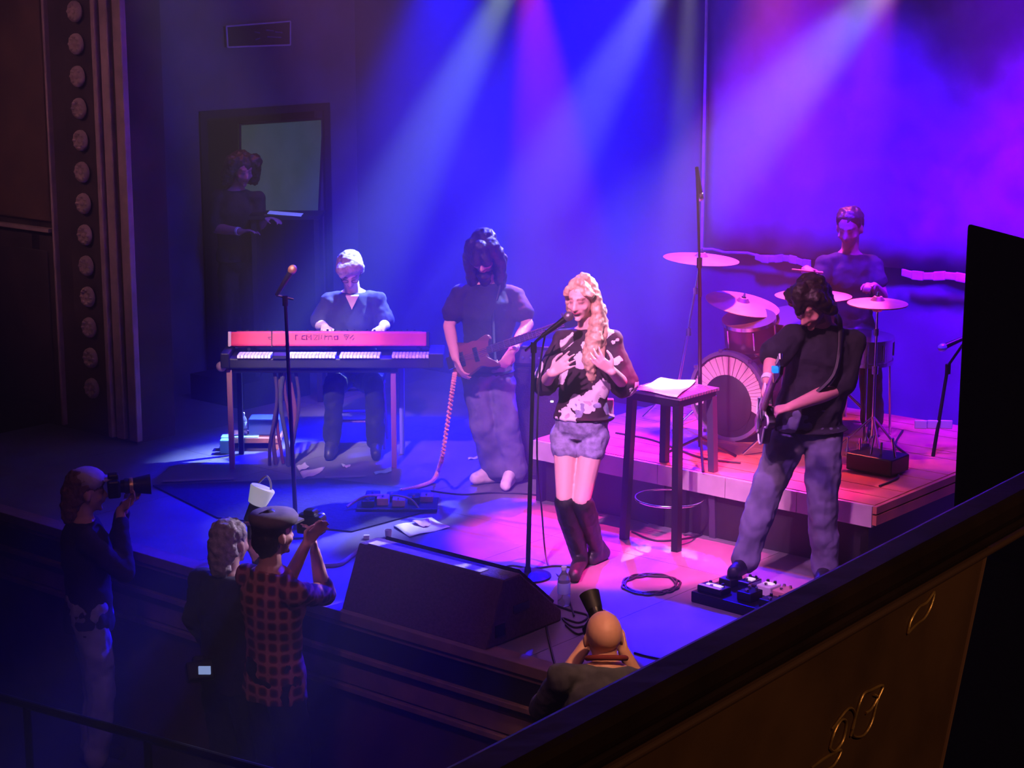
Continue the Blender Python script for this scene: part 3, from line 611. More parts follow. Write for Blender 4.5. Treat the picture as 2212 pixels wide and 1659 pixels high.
# --- the guitarist
Y = -0.14; A = lambda x, y, dy=0: AT(x, y, Y + dy)
J = dict(head=A(1752, 655, -.12), neck=A(1776, 698, .04), chest=A(1778, 775, .03), pelvis=A(1738, 920, .04), sh_a=A(1714, 722, -.06), sh_b=A(1842, 736, .05),
         el_a=A(1672, 768, -.16), wr_a=A(1657, 822, -.30), el_b=A(1812, 838, -.04), wr_b=A(1706, 880, -.28), hip_a=A(1700, 950, .0), hip_b=A(1778, 945, .0),
         kn_a=A(1648, 1082, -.10), an_a=A(1608, 1216, -.16), toe_a=A(1584, 1240, -.28), kn_b=A(1776, 1085, -.02), an_b=A(1782, 1232, .02), toe_b=FL(1770, 1262, .035))
f = fdir(-42, 40)
guitarist = person('man in black shirt and jeans bent over a guitar, foot on the pedalboard', FL(1720, 1250), J, f, skin=(.85, .40, .34), beard=(.10, .05, .05), beardamt=.6, hs=1.09, build=1.12, belly=.03, vox=.0075,
       hands={'a': (V((-.25, -.35, -.85)), V((.85, -.3, -.1)), .65, -1), 'b': (V((-.85, -.35, -.1)), V((-.2, .1, -.95)), .7, -1)}, shirt='tee', sleeve=.90, sl_loose=.035, trousers='jeans', tloose=.022, shoes='boot',
       hem=A(1748, 925, .02), hemr=(.215, .165))
haircap(guitarist, J['head'], f, 'hairdark', 1.10, extra=(((0, .03, .11), (0, .085, .05), .05, .03), ((.06, .02, .07), (.085, -.02, -.05), .045, .035), ((-.06, .02, .07), (-.085, -.02, -.05), .045, .035), ((0, -.05, .06), (0, -.08, -.06), .075, .06)), disp=.03)
w_ = lerp(J['el_a'], J['wr_a'], .93); obj('wristband', G().lathe(w_, (J['wr_a'] - J['el_a']), [(.034, -.014), (.036, 0), (.034, .014)], 14), 'white', guitarist)
GJ = J

# --- the drummer (seated, dim)
Y = 1.85; A = lambda x, y, dy=0: AT(x, y, Y + dy)
J = dict(head=A(1835, 492), neck=A(1835, 545, .05), chest=A(1832, 605, .05), pelvis=A(1830, 715, .08), sh_a=A(1782, 566, .0), sh_b=A(1888, 568, .05),
         el_a=A(1762, 628, -.08), wr_a=A(1760, 590, -.28), el_b=A(1905, 640, -.05), wr_b=A(1888, 618, -.28), hip_a=A(1806, 735, .0), hip_b=A(1856, 735, .0),
         kn_a=A(1776, 760, -.32), an_a=A(1775, 860, -.30), toe_a=A(1765, 875, -.42), kn_b=A(1880, 760, -.30), an_b=A(1885, 860, -.28), toe_b=A(1880, 875, -.40))
for q in 'ab': J['an_' + q].z = RZ + .09; J['toe_' + q].z = RZ + .04
f = fdir(-25, 20)
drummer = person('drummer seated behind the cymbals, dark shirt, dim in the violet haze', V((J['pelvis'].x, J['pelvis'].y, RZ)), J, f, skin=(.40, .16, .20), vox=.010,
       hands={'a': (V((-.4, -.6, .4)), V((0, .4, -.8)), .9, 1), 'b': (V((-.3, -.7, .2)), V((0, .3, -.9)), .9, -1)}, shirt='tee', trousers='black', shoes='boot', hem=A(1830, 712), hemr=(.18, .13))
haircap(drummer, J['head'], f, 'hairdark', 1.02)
DJ = J

# --- stagehand in the doorway
pz = ONE(520, 500, 4.62); Y = pz.y; A = lambda x, y, dy=0: AT(x, y, Y + dy)
J = dict(head=A(524, 366, -.04), neck=A(508, 408, .02), chest=A(512, 460, .02), pelvis=A(516, 560, .02), sh_a=A(472, 424), sh_b=A(556, 426),
         el_a=A(468, 494, -.05), wr_a=A(520, 500, -.22), el_b=A(562, 486, -.05), wr_b=A(574, 470, -.25), hip_a=A(496, 580), hip_b=A(540, 580), kn_a=A(494, 690, -.04), an_a=A(494, 780, .02), toe_a=A(492, 795, -.1),
         kn_b=A(542, 690, -.04), an_b=A(544, 780, .02), toe_b=A(548, 795, -.1))
zf = J['toe_a'].z - .035
f = fdir(30, 22)
hand_ = person('stagehand in dark clothes with bushy hair, in the doorway by the green window', V((pz.x, pz.y, zf)), J, f, skin=(.55, .24, .24), vox=.010, hands={'a': (V((.9, -.3, .15)), V((0, -.1, -1)), .4, 1), 'b': (V((.8, -.5, .0)), V((0, -.1, -1)), .4, -1)},
       shirt='tee', sleeve=.9, trousers='black', shoes='boot', hem=A(516, 565), hemr=(.18, .13))
haircap(hand_, J['head'], f, 'hairdark', 1.08, extra=(((.08, .0, .06), (.10, -.03, -.09), .06, .05), ((-.08, .0, .06), (-.10, -.03, -.09), .06, .05), ((0, -.08, .0), (0, -.10, -.12), .08, .06)), disp=.04)
w_ = lerp(J['el_a'], J['wr_a'], .9); obj('wristband', G().lathe(w_, (J['wr_a'] - J['el_a']), [(.033, -.01), (.033, .01)], 12), 'white', hand_)
SHJ = J; SHZ = zf

# --- photographers below the stage edge
def standing(hx, hy, z, lean, face, label, Jx=None, **k):
    """z: height of the head centre; the figure stands on the hall floor"""
    h = FL(hx, hy, z); base = V((h.x, h.y, AF)); fh = V((face.x, face.y, 0)).normalized(); r = fh.cross(UP)
    sc = (z - AF) / 1.62
    P = lambda x, y, zz: base + r * x + fh * y + UP * (zz * sc)
    J = dict(head=h, neck=P(0, -.03, 1.47), chest=P(0, -.02, 1.27), pelvis=P(0, -.02, .93), sh_a=P(-.19, -.03, 1.40), sh_b=P(.19, -.03, 1.40), el_a=P(-.25, .06, 1.14), el_b=P(.25, .06, 1.14),
             wr_a=P(-.12, .26, 1.28), wr_b=P(.12, .26, 1.28), hip_a=P(-.09, -.02, .88), hip_b=P(.09, -.02, .88), kn_a=P(-.10, .02, .49), kn_b=P(.10, .02, .49), an_a=P(-.11, -.03, .09), an_b=P(.11, -.03, .09),
             toe_a=P(-.12, .13, .03), toe_b=P(.12, .13, .03))
    if Jx: J.update(Jx(P, h))
    return person(label, base, J, face, hem=P(0, -.02, .84), hemr=(.185, .14), **k), J, P, r, fh
# far left, with the long lens
f = V((.93, .32, -.05)).normalized()
ph1, J1, P1, r1, f1 = standing(188, 1062, .48, 0, f, 'photographer in a pale cap with a long lens, leftmost at the stage', skin=(.62, .33, .26), shirt='tee', sleeve=1.8, trousers='palejeans', vox=.010, build=1.08,
    Jx=lambda P, h: dict(wr_a=h + f * .20 - UP * .08, wr_b=h + f * .17 - UP * .10 + f.cross(UP) * .05, el_a=P(-.2, .16, 1.2), el_b=P(.2, .16, 1.2)),
    hands={'a': (V((.7, .3, .5)), V((0, -.3, .9)), .7, -1), 'b': (V((.7, .2, .6)), V((-.2, -.3, .9)), .7, 1)})
haircap(ph1, J1['head'], f, 'hairbrown', 1.02, extra=(((0, -.07, 0), (0, -.09, -.13), .07, .05),), disp=.03)
R_, F_, U_ = head_axes(f); c = J1['head']
obj('cap', G().ell(c + U_ * .07 - F_ * .0, (.092, .102, .072), R_, F_, U_).add([c + F_ * .08 + U_ * .07 + R_ * a + F_ * b + U_ * k for k in (0, .008) for a, b in ((-.07, 0), (-.05, .07), (.05, .07), (.07, 0))], [(0, 1, 2, 3), (7, 6, 5, 4), (0, 4, 5, 1), (1, 5, 6, 2), (2, 6, 7, 3)]), mat('pale_cap_cloth', (.55, .42, .45), .8, 0, .2, 20), ph1, smooth=50)
# bald photographer at the stage edge, seen from behind
f = V((-.16, .97, .10)).normalized()
ph4, J4, P4, r4, f4 = standing(1303, 1376, .50, 0, f, 'bald man with a red neck strap seen from behind at the stage edge', skin=(.78, .42, .27), shirt='greytee', sleeve=.95, trousers='black', vox=.0075, build=1.05, hs=1.0,
    Jx=lambda P, h: dict(neck=P(0, -.075, 1.52), chest=P(0, -.15, 1.30), sh_a=P(-.20, -.11, 1.50), sh_b=P(.20, -.10, 1.45), wr_a=h + V((-.05, .22, -.09)), wr_b=h + V((.10, .18, -.13)), el_a=P(-.24, .10, 1.27), el_b=P(.27, .12, 1.20)),
    hands={'a': (V((.2, .5, .8)), V((.7, -.4, .2)), .6, 1), 'b': (V((-.2, .6, .7)), V((-.8, -.3, .2)), .6, -1)})
n_ = J4['neck']; obj('neck_strap', G().tube([n_ + V((.082 * math.cos(t), .075 * math.sin(t) + .015, .028 - .03 * math.sin(t))) for t in [PI * (.02 + .96 * i / 14) + PI for i in range(15)]], .012, 8), 'sleevered', ph4, smooth=60)
# plaid shirt photographer
f = V((.72, .68, .02)).normalized()
ph3, J3, P3, r3, f3 = standing(592, 1154, .58, 0, f, 'photographer in a red plaid shirt and flat dark cap at the stage edge', skin=(.70, .36, .30), shirt='plaid', sleeve=1.35, trousers='black', vox=.0085, build=1.05,
    Jx=lambda P, h: dict(el_b=FL(700, 1285, .13), wr_b=FL(680, 1190, .42), wr_a=h + f * .22 + V((-.02, 0, -.10)), el_a=P(-.22, .15, 1.18)),
    hands={'a': (V((.5, .3, .7)), V((.5, -.6, 0)), .5, -1), 'b': (V((-.15, .1, .95)), V((-.8, -.4, .0)), .45, 1)})
haircap(ph3, J3['head'], f, 'hairdark', 1.0, low=-.05)
R_, F_, U_ = head_axes(f); c = J3['head']
obj('flat_cap', G().lathe(c + U_ * .045, U_, [(.093, 0), (.118, .02), (.124, .045), (.108, .068), (.06, .078), (.005, .08)], 24).add([c + F_ * .09 + U_ * .05 + R_ * a + F_ * b + U_ * k for k in (0, .01) for a, b in ((-.08, -.02), (-.055, .055), (.055, .055), (.08, -.02))], [(0, 1, 2, 3), (7, 6, 5, 4), (0, 4, 5, 1), (1, 5, 6, 2), (2, 6, 7, 3)]), mat('dark_cap_wool', (.16, .13, .14), .9, 0, .3, 25), ph3, smooth=50)
w_ = lerp(J3['el_b'], J3['wr_b'], .05); obj('rolled_cuff', G().lathe(w_, (J3['wr_b'] - J3['el_b']), [(.050, -.025), (.056, 0), (.052, .03)], 16), 'plaid', ph3, smooth=60)
# grey haired one beside, with the flash
f = V((.55, .83, -.05)).normalized()
ph2, J2, P2, r2, f2 = standing(500, 1172, .44, 0, f, 'grey-haired photographer in black holding up a flash, behind the plaid shirt', skin=(.5, .3, .25), shirt='tee', sleeve=1.8, trousers='black', vox=.010, build=1.12,
    Jx=lambda P, h: dict(wr_b=h + V((.09, .10, -.06)), el_b=P(.2, .2, 1.2), wr_a=P(-.28, .12, .95), el_a=P(-.27, 0, 1.15)),
    hands={'b': (V((.1, .2, .95)), V((-.5, -.6, .2)), .6, -1), 'a': (V((.2, .3, -.9)), V((.9, 0, 0)), .5, -1)})
haircap(ph2, J2['head'], f, 'hairgrey', 1.04, extra=(((0, -.07, .0), (0, -.08, -.11), .07, .055),), disp=.03)
# ------------------------------------------------------------------ instruments and gear
def plan(v): return V((v.x, v.y, 0))
X1, Y1 = V((1, 0, 0)), V((0, 1, 0))
# --- two keyboards on their stand
KY = 2.42
kl, kr = AT(497, 748, KY), AT(923, 748, KY); kz = kl.z; kh = .098
kb = thing('keyboard', V(((kl.x + kr.x) / 2, KY, kz)), 'red stage keyboard with dark lettering on its pink-lit back panel, upper tier', 'keyboard')
kw = kr.x - kl.x; kc = (kl + kr) / 2
obj('body', G().box(kc + V((0, .17, kh / 2)), (kw, .34, kh)), 'red', kb, bev=.012)
obj('end_cap', G().box(V((kl.x - .004, KY + .17, kz + kh / 2)), (.022, .345, kh + .004)), mat('pale_end_cap', (.9, .75, .75), .4), kb, bev=.005)
obj('end_cap', G().box(V((kr.x + .004, KY + .17, kz + kh / 2)), (.022, .345, kh + .004)), 'blackm', kb, bev=.005)
obj('control_panel', G().box(kc + V((0, .12, kh + .003)), (kw - .08, .17, .006)), mat('dark_red_panel', (.35, .02, .04), .4), kb)
g = G()
for i in range(26): g.cyl(kc + V((-kw * .42 + i * kw * .034, .08 + .05 * (i % 3), kh + .005)), kc + V((-kw * .42 + i * kw * .034, .08 + .05 * (i % 3), kh + .02)), .008, .007, 8)
obj('knob', g, 'blackm', kb, kind='stuff')
g = G()
for i in range(42): g.box(kc + V((-kw * .45 + i * kw * .0219, .27, kh + .004)), (kw * .0200, .12, .012))
obj('key_row', g, 'key', kb, kind='stuff')
inkm = mat('panel_ink', (.10, .01, .05), .5)
def strokes(org, sx, sz, pts, r, m, parent, name='lettering'):
    g = G()
    for st_ in pts: g.tube([org + V((x * sx, -.003, z * sz)) for x, z in st_], r, 5)
    return obj(name, g, m, parent)
o0 = V((kl.x, KY, kz + .03))
U = kw / 430
for xx, glyph in ((640, [[(0, 0), (0, 1), (.5, .9)], ]), (652, [[(1, .9), (.2, .8), (.1, .2), (1, .1)]]), (664, [[(0, 0), (0, 1), (.5, .5), (1, 1), (1, 0)]]), (678, [[(0, 1), (1, .9), (.2, 0), (1, .1)]]), (688, [[(.2, 0), (.3, 1.1)], [(.8, .2), (.9, 1)]]),
                  (700, [[(.3, 0), (.4, 1)], [(.4, .6), (1, .8)]]), (710, [[(.1, 0), (.2, .8), (.9, .8), (1, 0)]]), (722, [[(1, .8), (.2, .7), (.3, .1), (1, .1), (1, .9)]]), (745, [[(0, 1), (.5, 0), (1.2, 1), (0, 1)], [(.3, .7), (.8, .6)]]), (758, [[(0, .3), (.8, 1)], [(.6, 0), (1, .4)]])):
    strokes(o0 + V(((xx - 497) * U, 0, .012)), .03, .035, glyph, .0034, inkm, kb)
for xx in (588, 622): obj('strap', G().box(V((kl.x + (xx - 497) * U, KY - .002, kz + kh / 2)), (.008, .006, kh + .01)), 'blackm', kb)
strokes(o0 + V(((579 - 497) * U, 0, .01)), .03, .03, [[(0, .6), (.9, .8)], [(.4, .2), (1, .3)], [(.3, .9), (.3, .2)]], .003, inkm, kb)
obj('music_ledge', G().box(kc + V((-.02, .30, kh + .012)), (.28, .05, .02)), 'blackm', kb, bev=.004)
kb.rotation_euler = (math.radians(-13), 0, 0)
# lower keyboard
LY = KY - .16; lz = AT(700, 775, LY).z; ll, lr = AT(478, 775, LY).x, AT(955, 775, LY).x
k2 = thing('keyboard', V(((ll + lr) / 2, LY, lz)), 'black keyboard with brightly lit white keys, lower tier of the stand', 'keyboard')
obj('body', G().box(V(((ll + lr) / 2, LY + .17, lz - .035)), (lr - ll, .32, .07)), 'black', k2, bev=.01)
obj('end_block', G().box(V((ll + .025, LY + .13, lz - .01)), (.06, .30, .10)), 'black', k2, bev=.008)
obj('end_block', G().box(V((lr - .04, LY + .13, lz - .01)), (.10, .30, .10)), 'black', k2, bev=.008)
def kx(px): return AT(px, 768, LY).x
kwid = .0225; kme = None; bme = None
for a, b in ((512, 582), (622, 725), (733, 821), (846, 925)):
    x = kx(a)
    while x < kx(b) - .01:
        if kme is None:
            o = obj('key', G().box(V((x + .011, LY + .055, lz + .014)), (.0205, .13, .02)), 'key', k2, bev=.003); kme = o; kx0 = x
        else:
            o = kme.copy(); COL.objects.link(o); o.parent = k2; o.location = (x - kx0, 0, 0)
        x += kwid
obj('black_key', G().box(V((kx(603), LY + .055, lz + .012)), (.09, .13, .02)), 'black', k2)
# stand
ks = thing('keyboard_stand', V((kc.x, KY, 0)), 'brown-lit two-tier tubular stand under the keyboards', 'stand')
tb = mat('stand_tube_brown_lit', (.55, .30, .24), .45, .2)  # brown, violet and blue stage light is painted into the leg colours
for px, yy, mm in ((497, LY + .05, tb), (518, KY + .30, 'blackm'), (850, LY + .08, mat('stand_tube_violet_lit', (.35, .14, .35), .45)), (868, KY + .30, mat('stand_tube_blue_lit', (.25, .25, .6), .4))):
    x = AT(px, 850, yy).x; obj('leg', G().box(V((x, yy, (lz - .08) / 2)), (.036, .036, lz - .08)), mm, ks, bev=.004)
for yy in (LY + .06, KY + .30):
    obj('crossbar', G().cyl(V((AT(497, 850, yy).x, yy, lz - .09)), V((AT(860, 850, yy).x, yy, lz - .09)), .018), 'blackm', ks)
for px in (530, 900):
    x = AT(px, 760, LY).x
    obj('upright', G().cyl(V((x, KY + .30, lz - .1)), V((x, KY + .33, kz - .02)), .016), 'blackm', ks)
    obj('arm', G().cyl(V((x, KY + .33, kz - .022)), V((x, KY + .01, kz - .022)), .012), 'blackm', ks)
obj('joint', G().ell(AT(478, 792, LY + .03), (.035, .03, .035)), mat('joint_tan', (.5, .36, .36), .5), ks, smooth=60)
# player's bench of violet tube
bc = V((AT(772, 890, 3.0).x, 3.02, 0)); bn = thing('stool', bc, 'stool of thin violet tube under the keyboard player', 'stool')
obj('seat', G().box(bc + V((0, 0, .50)), (.40, .32, .06)), 'black', bn, bev=.02)
g = G()
for a in (-1, 1):
    for b in (-1, 1): obj('leg', G().cyl(bc + V((a * .17, b * .13, .47)), bc + V((a * .20, b * .16, 0)), .012), 'purple', bn)
for z in (.20, .42):
    obj('rail', G().tube([bc + V((-.19, -.15, z)), bc + V((.19, -.15, z))], .011, 8), 'purple', bn); obj('rail', G().tube([bc + V((-.19, .15, z)), bc + V((.19, .15, z))], .011, 8), 'purple', bn)
# hanging bundle of cables
cb = thing('cable_bundle', AT(620, 1000, 2.38), 'thick dark bundle of cables hanging from the keyboards to the floor', 'cables')
for i in range(7):
    pts = []
    for k in range(9):
        t = k / 8; pts.append(AT(590 + i * 8 + 8 * math.sin(t * 5 + i), 790 + t * 205, 2.36 + .03 * (i % 3)))
    pts[-1].z = .01; obj('cable', G().tube(bez(pts, 3), .012 + .004 * (i % 2), 6), mat('cable_tone_%d' % i, (.05 + .05 * (i % 3), .03 + .02 * (i % 2), .05), .6), cb, smooth=60)
# small bench with bottle, lit-top plate and papers behind the stand
by = 2.85; b0, b1 = AT(486, 950, by), AT(606, 950, by)
sb = thing('side_bench', V(((b0.x + b1.x) / 2, by, 0)), 'low wooden bench with a reddish edge holding bottle and case, left under the keyboards', 'bench')
bw = b1.x - b0.x; bz_ = b0.z
obj('top', G().box(V(((b0.x + b1.x) / 2, by + .1, bz_)), (bw, .26, .035)), 'wood', sb, bev=.004)
for a in (b0.x + .03, b1.x - .03):
    for b in (by, by + .2): obj('leg', G().box(V((a, b, (bz_ - .018) / 2)), (.03, .03, bz_ - .018)), 'wood', sb)
obj('equipment_case', G().box(V((b1.x - .12, by + .13, bz_ + .018 + .06)), (.22, .16, .12)), mat('blue_case', (.06, .10, .35), .35), loc=V((b1.x - .12, by + .13, bz_ + .018)), bev=.01, label='small blue equipment case on the low wooden bench', cat='case')
def bottle(label, base, h, group=None):
    t = thing('water_bottle', base, label, 'bottle', group); k = h / .2
    prof = [(.001, 0), (.030, .002), (.032, .02), (.0305, .05), (.032, .08), (.0305, .11), (.031, .135), (.024, .155), (.0125, .172), (.012, .185)]
    obj('bottle_body', G().lathe(base, UP, [(r * k, z * k) for r, z in prof], 20), 'bottle', t, smooth=60)
    obj('label', G().lathe(base, UP, [(.0322 * k, .065 * k), (.0327 * k, .067 * k), (.0327 * k, .118 * k), (.0322 * k, .12 * k)], 20), 'label', t, smooth=60)
    obj('cap', G().lathe(base, UP, [(.0135 * k, .183 * k), (.014 * k, .186 * k), (.0135 * k, .2 * k), (.001, .2 * k)], 16), 'white', t, smooth=40)
    return t
bb = AT(527, 949, by + .06); bb.z = bz_ + .018; bottle('small clear water bottle standing on the low wooden bench', bb, .165)
obj('lit_top_plate', G().box(bb + V((-.02, -.04, .003)), (.26, .09, .006)), mat('cyan_lit_top', (.35, .75, .85), .4), loc=bb + V((-.02, -.04, 0)), label='cyan-painted plate for the lit bench top under the small bottle', cat='lit_top_plate')  # cyan plate paints the light lying on the bench top
obj('storage_tub', G().box(AT(488, 962, by - .1) * 1.0, (.075, .08, .10)), mat('cyan_tub', (.25, .8, .8), .4), loc=AT(488, 980, by - .1), bev=.008, label='small cyan tub left of the low wooden bench', cat='box')
bpy.data.objects['storage_tub'].location.z = .0
me_ = bpy.data.objects['storage_tub'].data; zz = min(v.co.z for v in me_.vertices)
for v in me_.vertices: v.co.z -= zz
def sheet(label, pts, m='white', name='paper_sheet', cat='paper', lift=.004, group=None, z=0.0):
    P = [FL(x, y, z + lift) for x, y in pts]; c = sum(P, V()) / len(P)
    g = G(); n = 8
    rows = [[P[0].lerp(P[1], i / n).lerp(P[3].lerp(P[2], i / n), j / n) + UP * (.004 * math.sin(i * 1.1 + j * .7) + .004) for i in range(n + 1)] for j in range(n + 1)]
    g.add([p for r in rows for p in r], [(j * (n + 1) + i, j * (n + 1) + i + 1, (j + 1) * (n + 1) + i + 1, (j + 1) * (n + 1) + i) for j in range(n) for i in range(n)])
    o = obj(name, g, m, loc=V((c.x, c.y, z)), smooth=80, label=label, cat=cat, group=group); q = o.modifiers.new('t', 'SOLIDIFY'); q.thickness = .0015; return o
sheet('large open sheet of paper on the floor behind the floor monitor', [(850, 1137), (932, 1119), (972, 1140), (885, 1160)])
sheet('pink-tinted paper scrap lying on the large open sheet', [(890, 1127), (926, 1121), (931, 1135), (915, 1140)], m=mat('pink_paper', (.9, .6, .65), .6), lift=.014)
sheet('bright sheet of paper on the floor under the keyboards', [(645, 1018), (702, 1010), (690, 1024), (655, 1034)])
sheet('crumpled pale paper leaning behind the bright sheet under the keyboards', [(640, 1008), (660, 1000), (668, 1010), (646, 1018)], lift=.02)
sheet('small pale slip of paper on the floor left of the bass player', [(1010, 990), (1036, 986), (1034, 991), (1012, 993)])
sheet('cyan-lit slip of paper on the floor by the right keyboard leg', [(806, 1022), (846, 1010), (846, 1020), (812, 1025)], m=mat('cyan_lit_paper', (.4, .9, .95), .6))  # cyan light painted into the paper colour
sheet('pale slip of paper on the floor behind the pedals, below the keyboards', [(736, 1003), (758, 1006), (752, 1011), (742, 1010)])
sheet('white towel lying on the stage edge in front of the bald photographer', [(1318, 1402), (1352, 1400), (1368, 1450), (1312, 1452)], name='towel', cat='towel', lift=.02)
for lb, pts in (('long strip of pale floor tape left of the keyboard stand', [(352, 1037), (505, 1031), (505, 1035), (352, 1041)]), ('short strip of pale floor tape below the keyboards', [(702, 1029), (790, 1026), (790, 1030), (702, 1033)])):
    P = [FL(x, y, .011) for x, y in pts]; obj('tape_strip', G().prism(P, UP * .001), 'greycable', loc=P[0], label=lb, cat='tape')
# mic stands --------------------------------------------------------------
def mic(g1, g2, p, d, s=1.0):
    d = V(d).normalized(); g1.cyl(p - d * .16 * s, p, .011 * s, .018 * s, 12); g2.ell(p + d * .018 * s, (.026 * s, .026 * s, .03 * s), *frame(d))
def mic_stand(label, base, hub, mp, md, m='blackm', ballm='chrome', base_r=.13, tripod=False, tail=.0, name='microphone_stand', cablepts=None):
    t = thing(name, base, label, 'microphone')
    if tripod:
        for k in range(3):
            a = k * 2 * PI / 3 + .5; obj('leg', G().cyl(base + UP * .16, base + V((math.cos(a) * .26, math.sin(a) * .26, .012)), .009, .009, 8), m, t)
        obj('pole', G().cyl(base + UP * .10, hub, .013, .010, 10), m, t)
    else:
        obj('base', G().lathe(base, UP, [(base_r, 0), (base_r, .012), (base_r * .8, .022), (.02, .03), (.016, .06)], 28), m, t, smooth=40)
        obj('pole', G().cyl(base + UP * .02, hub, .014, .010, 10), m, t)
    obj('clutch', G().cyl(hub - UP * .05, hub + UP * .01, .017, .017, 10), m, t)
    md = V(md).normalized(); end = mp - md * .16
    if (end - hub).length > .03:
        bd_ = (end - hub).normalized(); obj('boom', G().cyl(hub - bd_ * tail, end, .008, .008, 8), m, t)
    a, b = G(), G(); mic(a, b, mp, md); obj('microphone_body', a, m, t, smooth=50); obj('microphone_head', b, ballm, t, smooth=60)
    if cablepts: obj('cable', G().tube(bez(cablepts, 5), .005, 6), 'cable', t, smooth=60)
    return t
sh_ = singer.location
mouth = AT(1231, 682, -.16)
b_ = FL(1140, 1246); hub = AT(1153, 742, b_.y)
mic_stand('black straight microphone stand in front of the singer', b_, hub, AT(1222, 688, -.17), (AT(1236, 680, -.10) - hub), ballm=mat('mic_grille', (.25, .2, .25), .4, .7), tail=.10,
          cablepts=[AT(1180, 712, -.12), AT(1166, 800, -.1), AT(1160, 980, -.12), FL(1170, 1100, .3), FL(1182, 1215, .01), FL(1215, 1255, .01), FL(1240, 1330, .01)])
b_ = FL(640, 1152); hub = AT(616, 642, b_.y)
mic_stand('slim microphone stand before the keyboards with a warm-lit microphone', b_, hub, AT(628, 588, b_.y), (AT(640, 560, b_.y) - AT(606, 615, b_.y)), ballm=mat('mic_grille_warm_lit', (.8, .45, .3), .35, .6), m=mat('blue_black_metal', (.05, .05, .12), .35, .5), tail=.05)  # warm light painted into the grille colour
b_ = FL(1996, 1128); hub = AT(2048, 790, b_.y + .15)
mic_stand('microphone stand with a blue-lit microphone beside the riser, against the loudspeaker tower', b_, hub, AT(2042, 748, b_.y + .1), V((-1, -.2, -.4)), ballm=mat('mic_grille_blue_lit', (.3, .75, 1), .3, .5), tripod=True)  # grille tinted blue to imitate the light on it
b_ = FL(1512, 1000, RZ); hub = AT(1511, 560, b_.y)
mic_stand('tall overhead microphone stand in front of the bass drum', b_, hub, AT(1512, 418, b_.y + .12), V((.15, .1, -1)), tripod=True, tail=.22)
# --- bass guitar
def guitar(name, label, body_c, axis, normal, m, L=1.12, body_outline=None, pick=None, strap=None, bodyt=.042, neck_l=.62, headm='blackm', binding=None, osc=1.0):
    a = V(axis).normalized(); n_ = V(normal); n_ = (n_ - a * n_.dot(a)).normalized(); s_ = a.cross(n_)
    t = thing(name, body_c, label, 'guitar'); P = lambda x, y, z=0: body_c + a * x + s_ * y + n_ * z
    ol = body_outline or [(-.24, .03), (-.22, .12), (-.14, .165), (-.04, .14), (.04, .115), (.12, .15), (.21, .165), (.20, .12), (.13, .06), (.12, 0), (.13, -.05), (.19, -.10), (.17, -.145), (.09, -.13), (.02, -.11), (-.06, -.14), (-.15, -.165), (-.22, -.12), (-.24, -.04)]
    op = bez([P(x, y, -bodyt / 2) for x, y in [(a_ * osc, b_ * osc) for a_, b_ in ol + [ol[0]]]], 3)[:-1]
    obj('body', G().prism(op, n_ * bodyt), m, t, smooth=50, bev=.006)
    if binding: obj('binding', G().tube([p + n_ * bodyt for p in op], .006, 6, True), binding, t, smooth=60)
    if pick: obj('pickguard', G().prism([P(x, y, bodyt / 2 + .001) for x, y in ((-.10, -.08), (.02, -.09), (.12, -.06), (.11, .02), (.03, .03), (-.08, .0))], n_ * .003), pick, t)
    obj('neck', G().box(P(.10 + neck_l / 2, 0, bodyt / 2 + .006), (neck_l, .050, .022), a, s_, n_), mat(name + '_neck_wood', (.06, .03, .025) if name == 'bass_guitar' else (.22, .10, .06), .4), t, bev=.006)
    g = G()
    for i in range(12): g.box(P(.14 + neck_l * (1 - .93 ** i) * 1.3, 0, bodyt / 2 + .018), (.004, .05, .003), a, s_, n_)
    obj('frets', g, 'chrome', t, kind='stuff')
    h0 = .10 + neck_l; obj('headstock', G().prism([P(h0, -.025, .012), P(h0 + .04, -.045, .012), P(h0 + .17, -.035, .006), P(h0 + .19, .01, .006), P(h0 + .15, .04, .006), P(h0, .025, .012)], n_ * .018), headm, t, bev=.003)
    for i in range(4): obj('tuner', G().cyl(P(h0 + .045 + i * .035, -.04, .015), P(h0 + .045 + i * .035, -.07, .015), .009, .012, 8), 'chrome', t)
    for i in range(4): obj('string', G().cyl(P(-.15, -.015 + i * .010, bodyt / 2 + .024), P(h0 + .05, -.015 + i * .010, bodyt / 2 + .024), .0012, .0012, 4), 'chrome', t)
    obj('bridge', G().box(P(-.16, 0, bodyt / 2 + .008), (.05, .08, .014), a, s_, n_), 'chrome', t, bev=.002)
    for x in (-.08, .02): obj('pickup', G().box(P(x, 0, bodyt / 2 + .006), (.03, .09, .012), a, s_, n_), 'blackm', t, bev=.002)
    return t, P
bc_ = AT(1026, 768, 1.68)
bt, BPt = guitar('bass_guitar', 'red-brown electric bass held across the hips of the man in pale shoes', bc_, AT(1160, 722, 1.55) - bc_, V((-.15, -1, .35)), 'sunburst', neck_l=.50, osc=.70, pick=mat('tort_guard', (.2, .05, .05), .3))
sp_ = lerp(BJ['neck'], BJ['sh_b'], .45)
g = G().tube(bez([BPt(.12, .09, 0), BJ['chest'] + V((.03, -.135, .0)), sp_ + V((0, -.06, .035)), sp_ + V((0, .03, .055)), sp_ + V((-.03, .11, -.08))], 6), .011, 6)
obj('strap', g, 'black', bt, smooth=60)
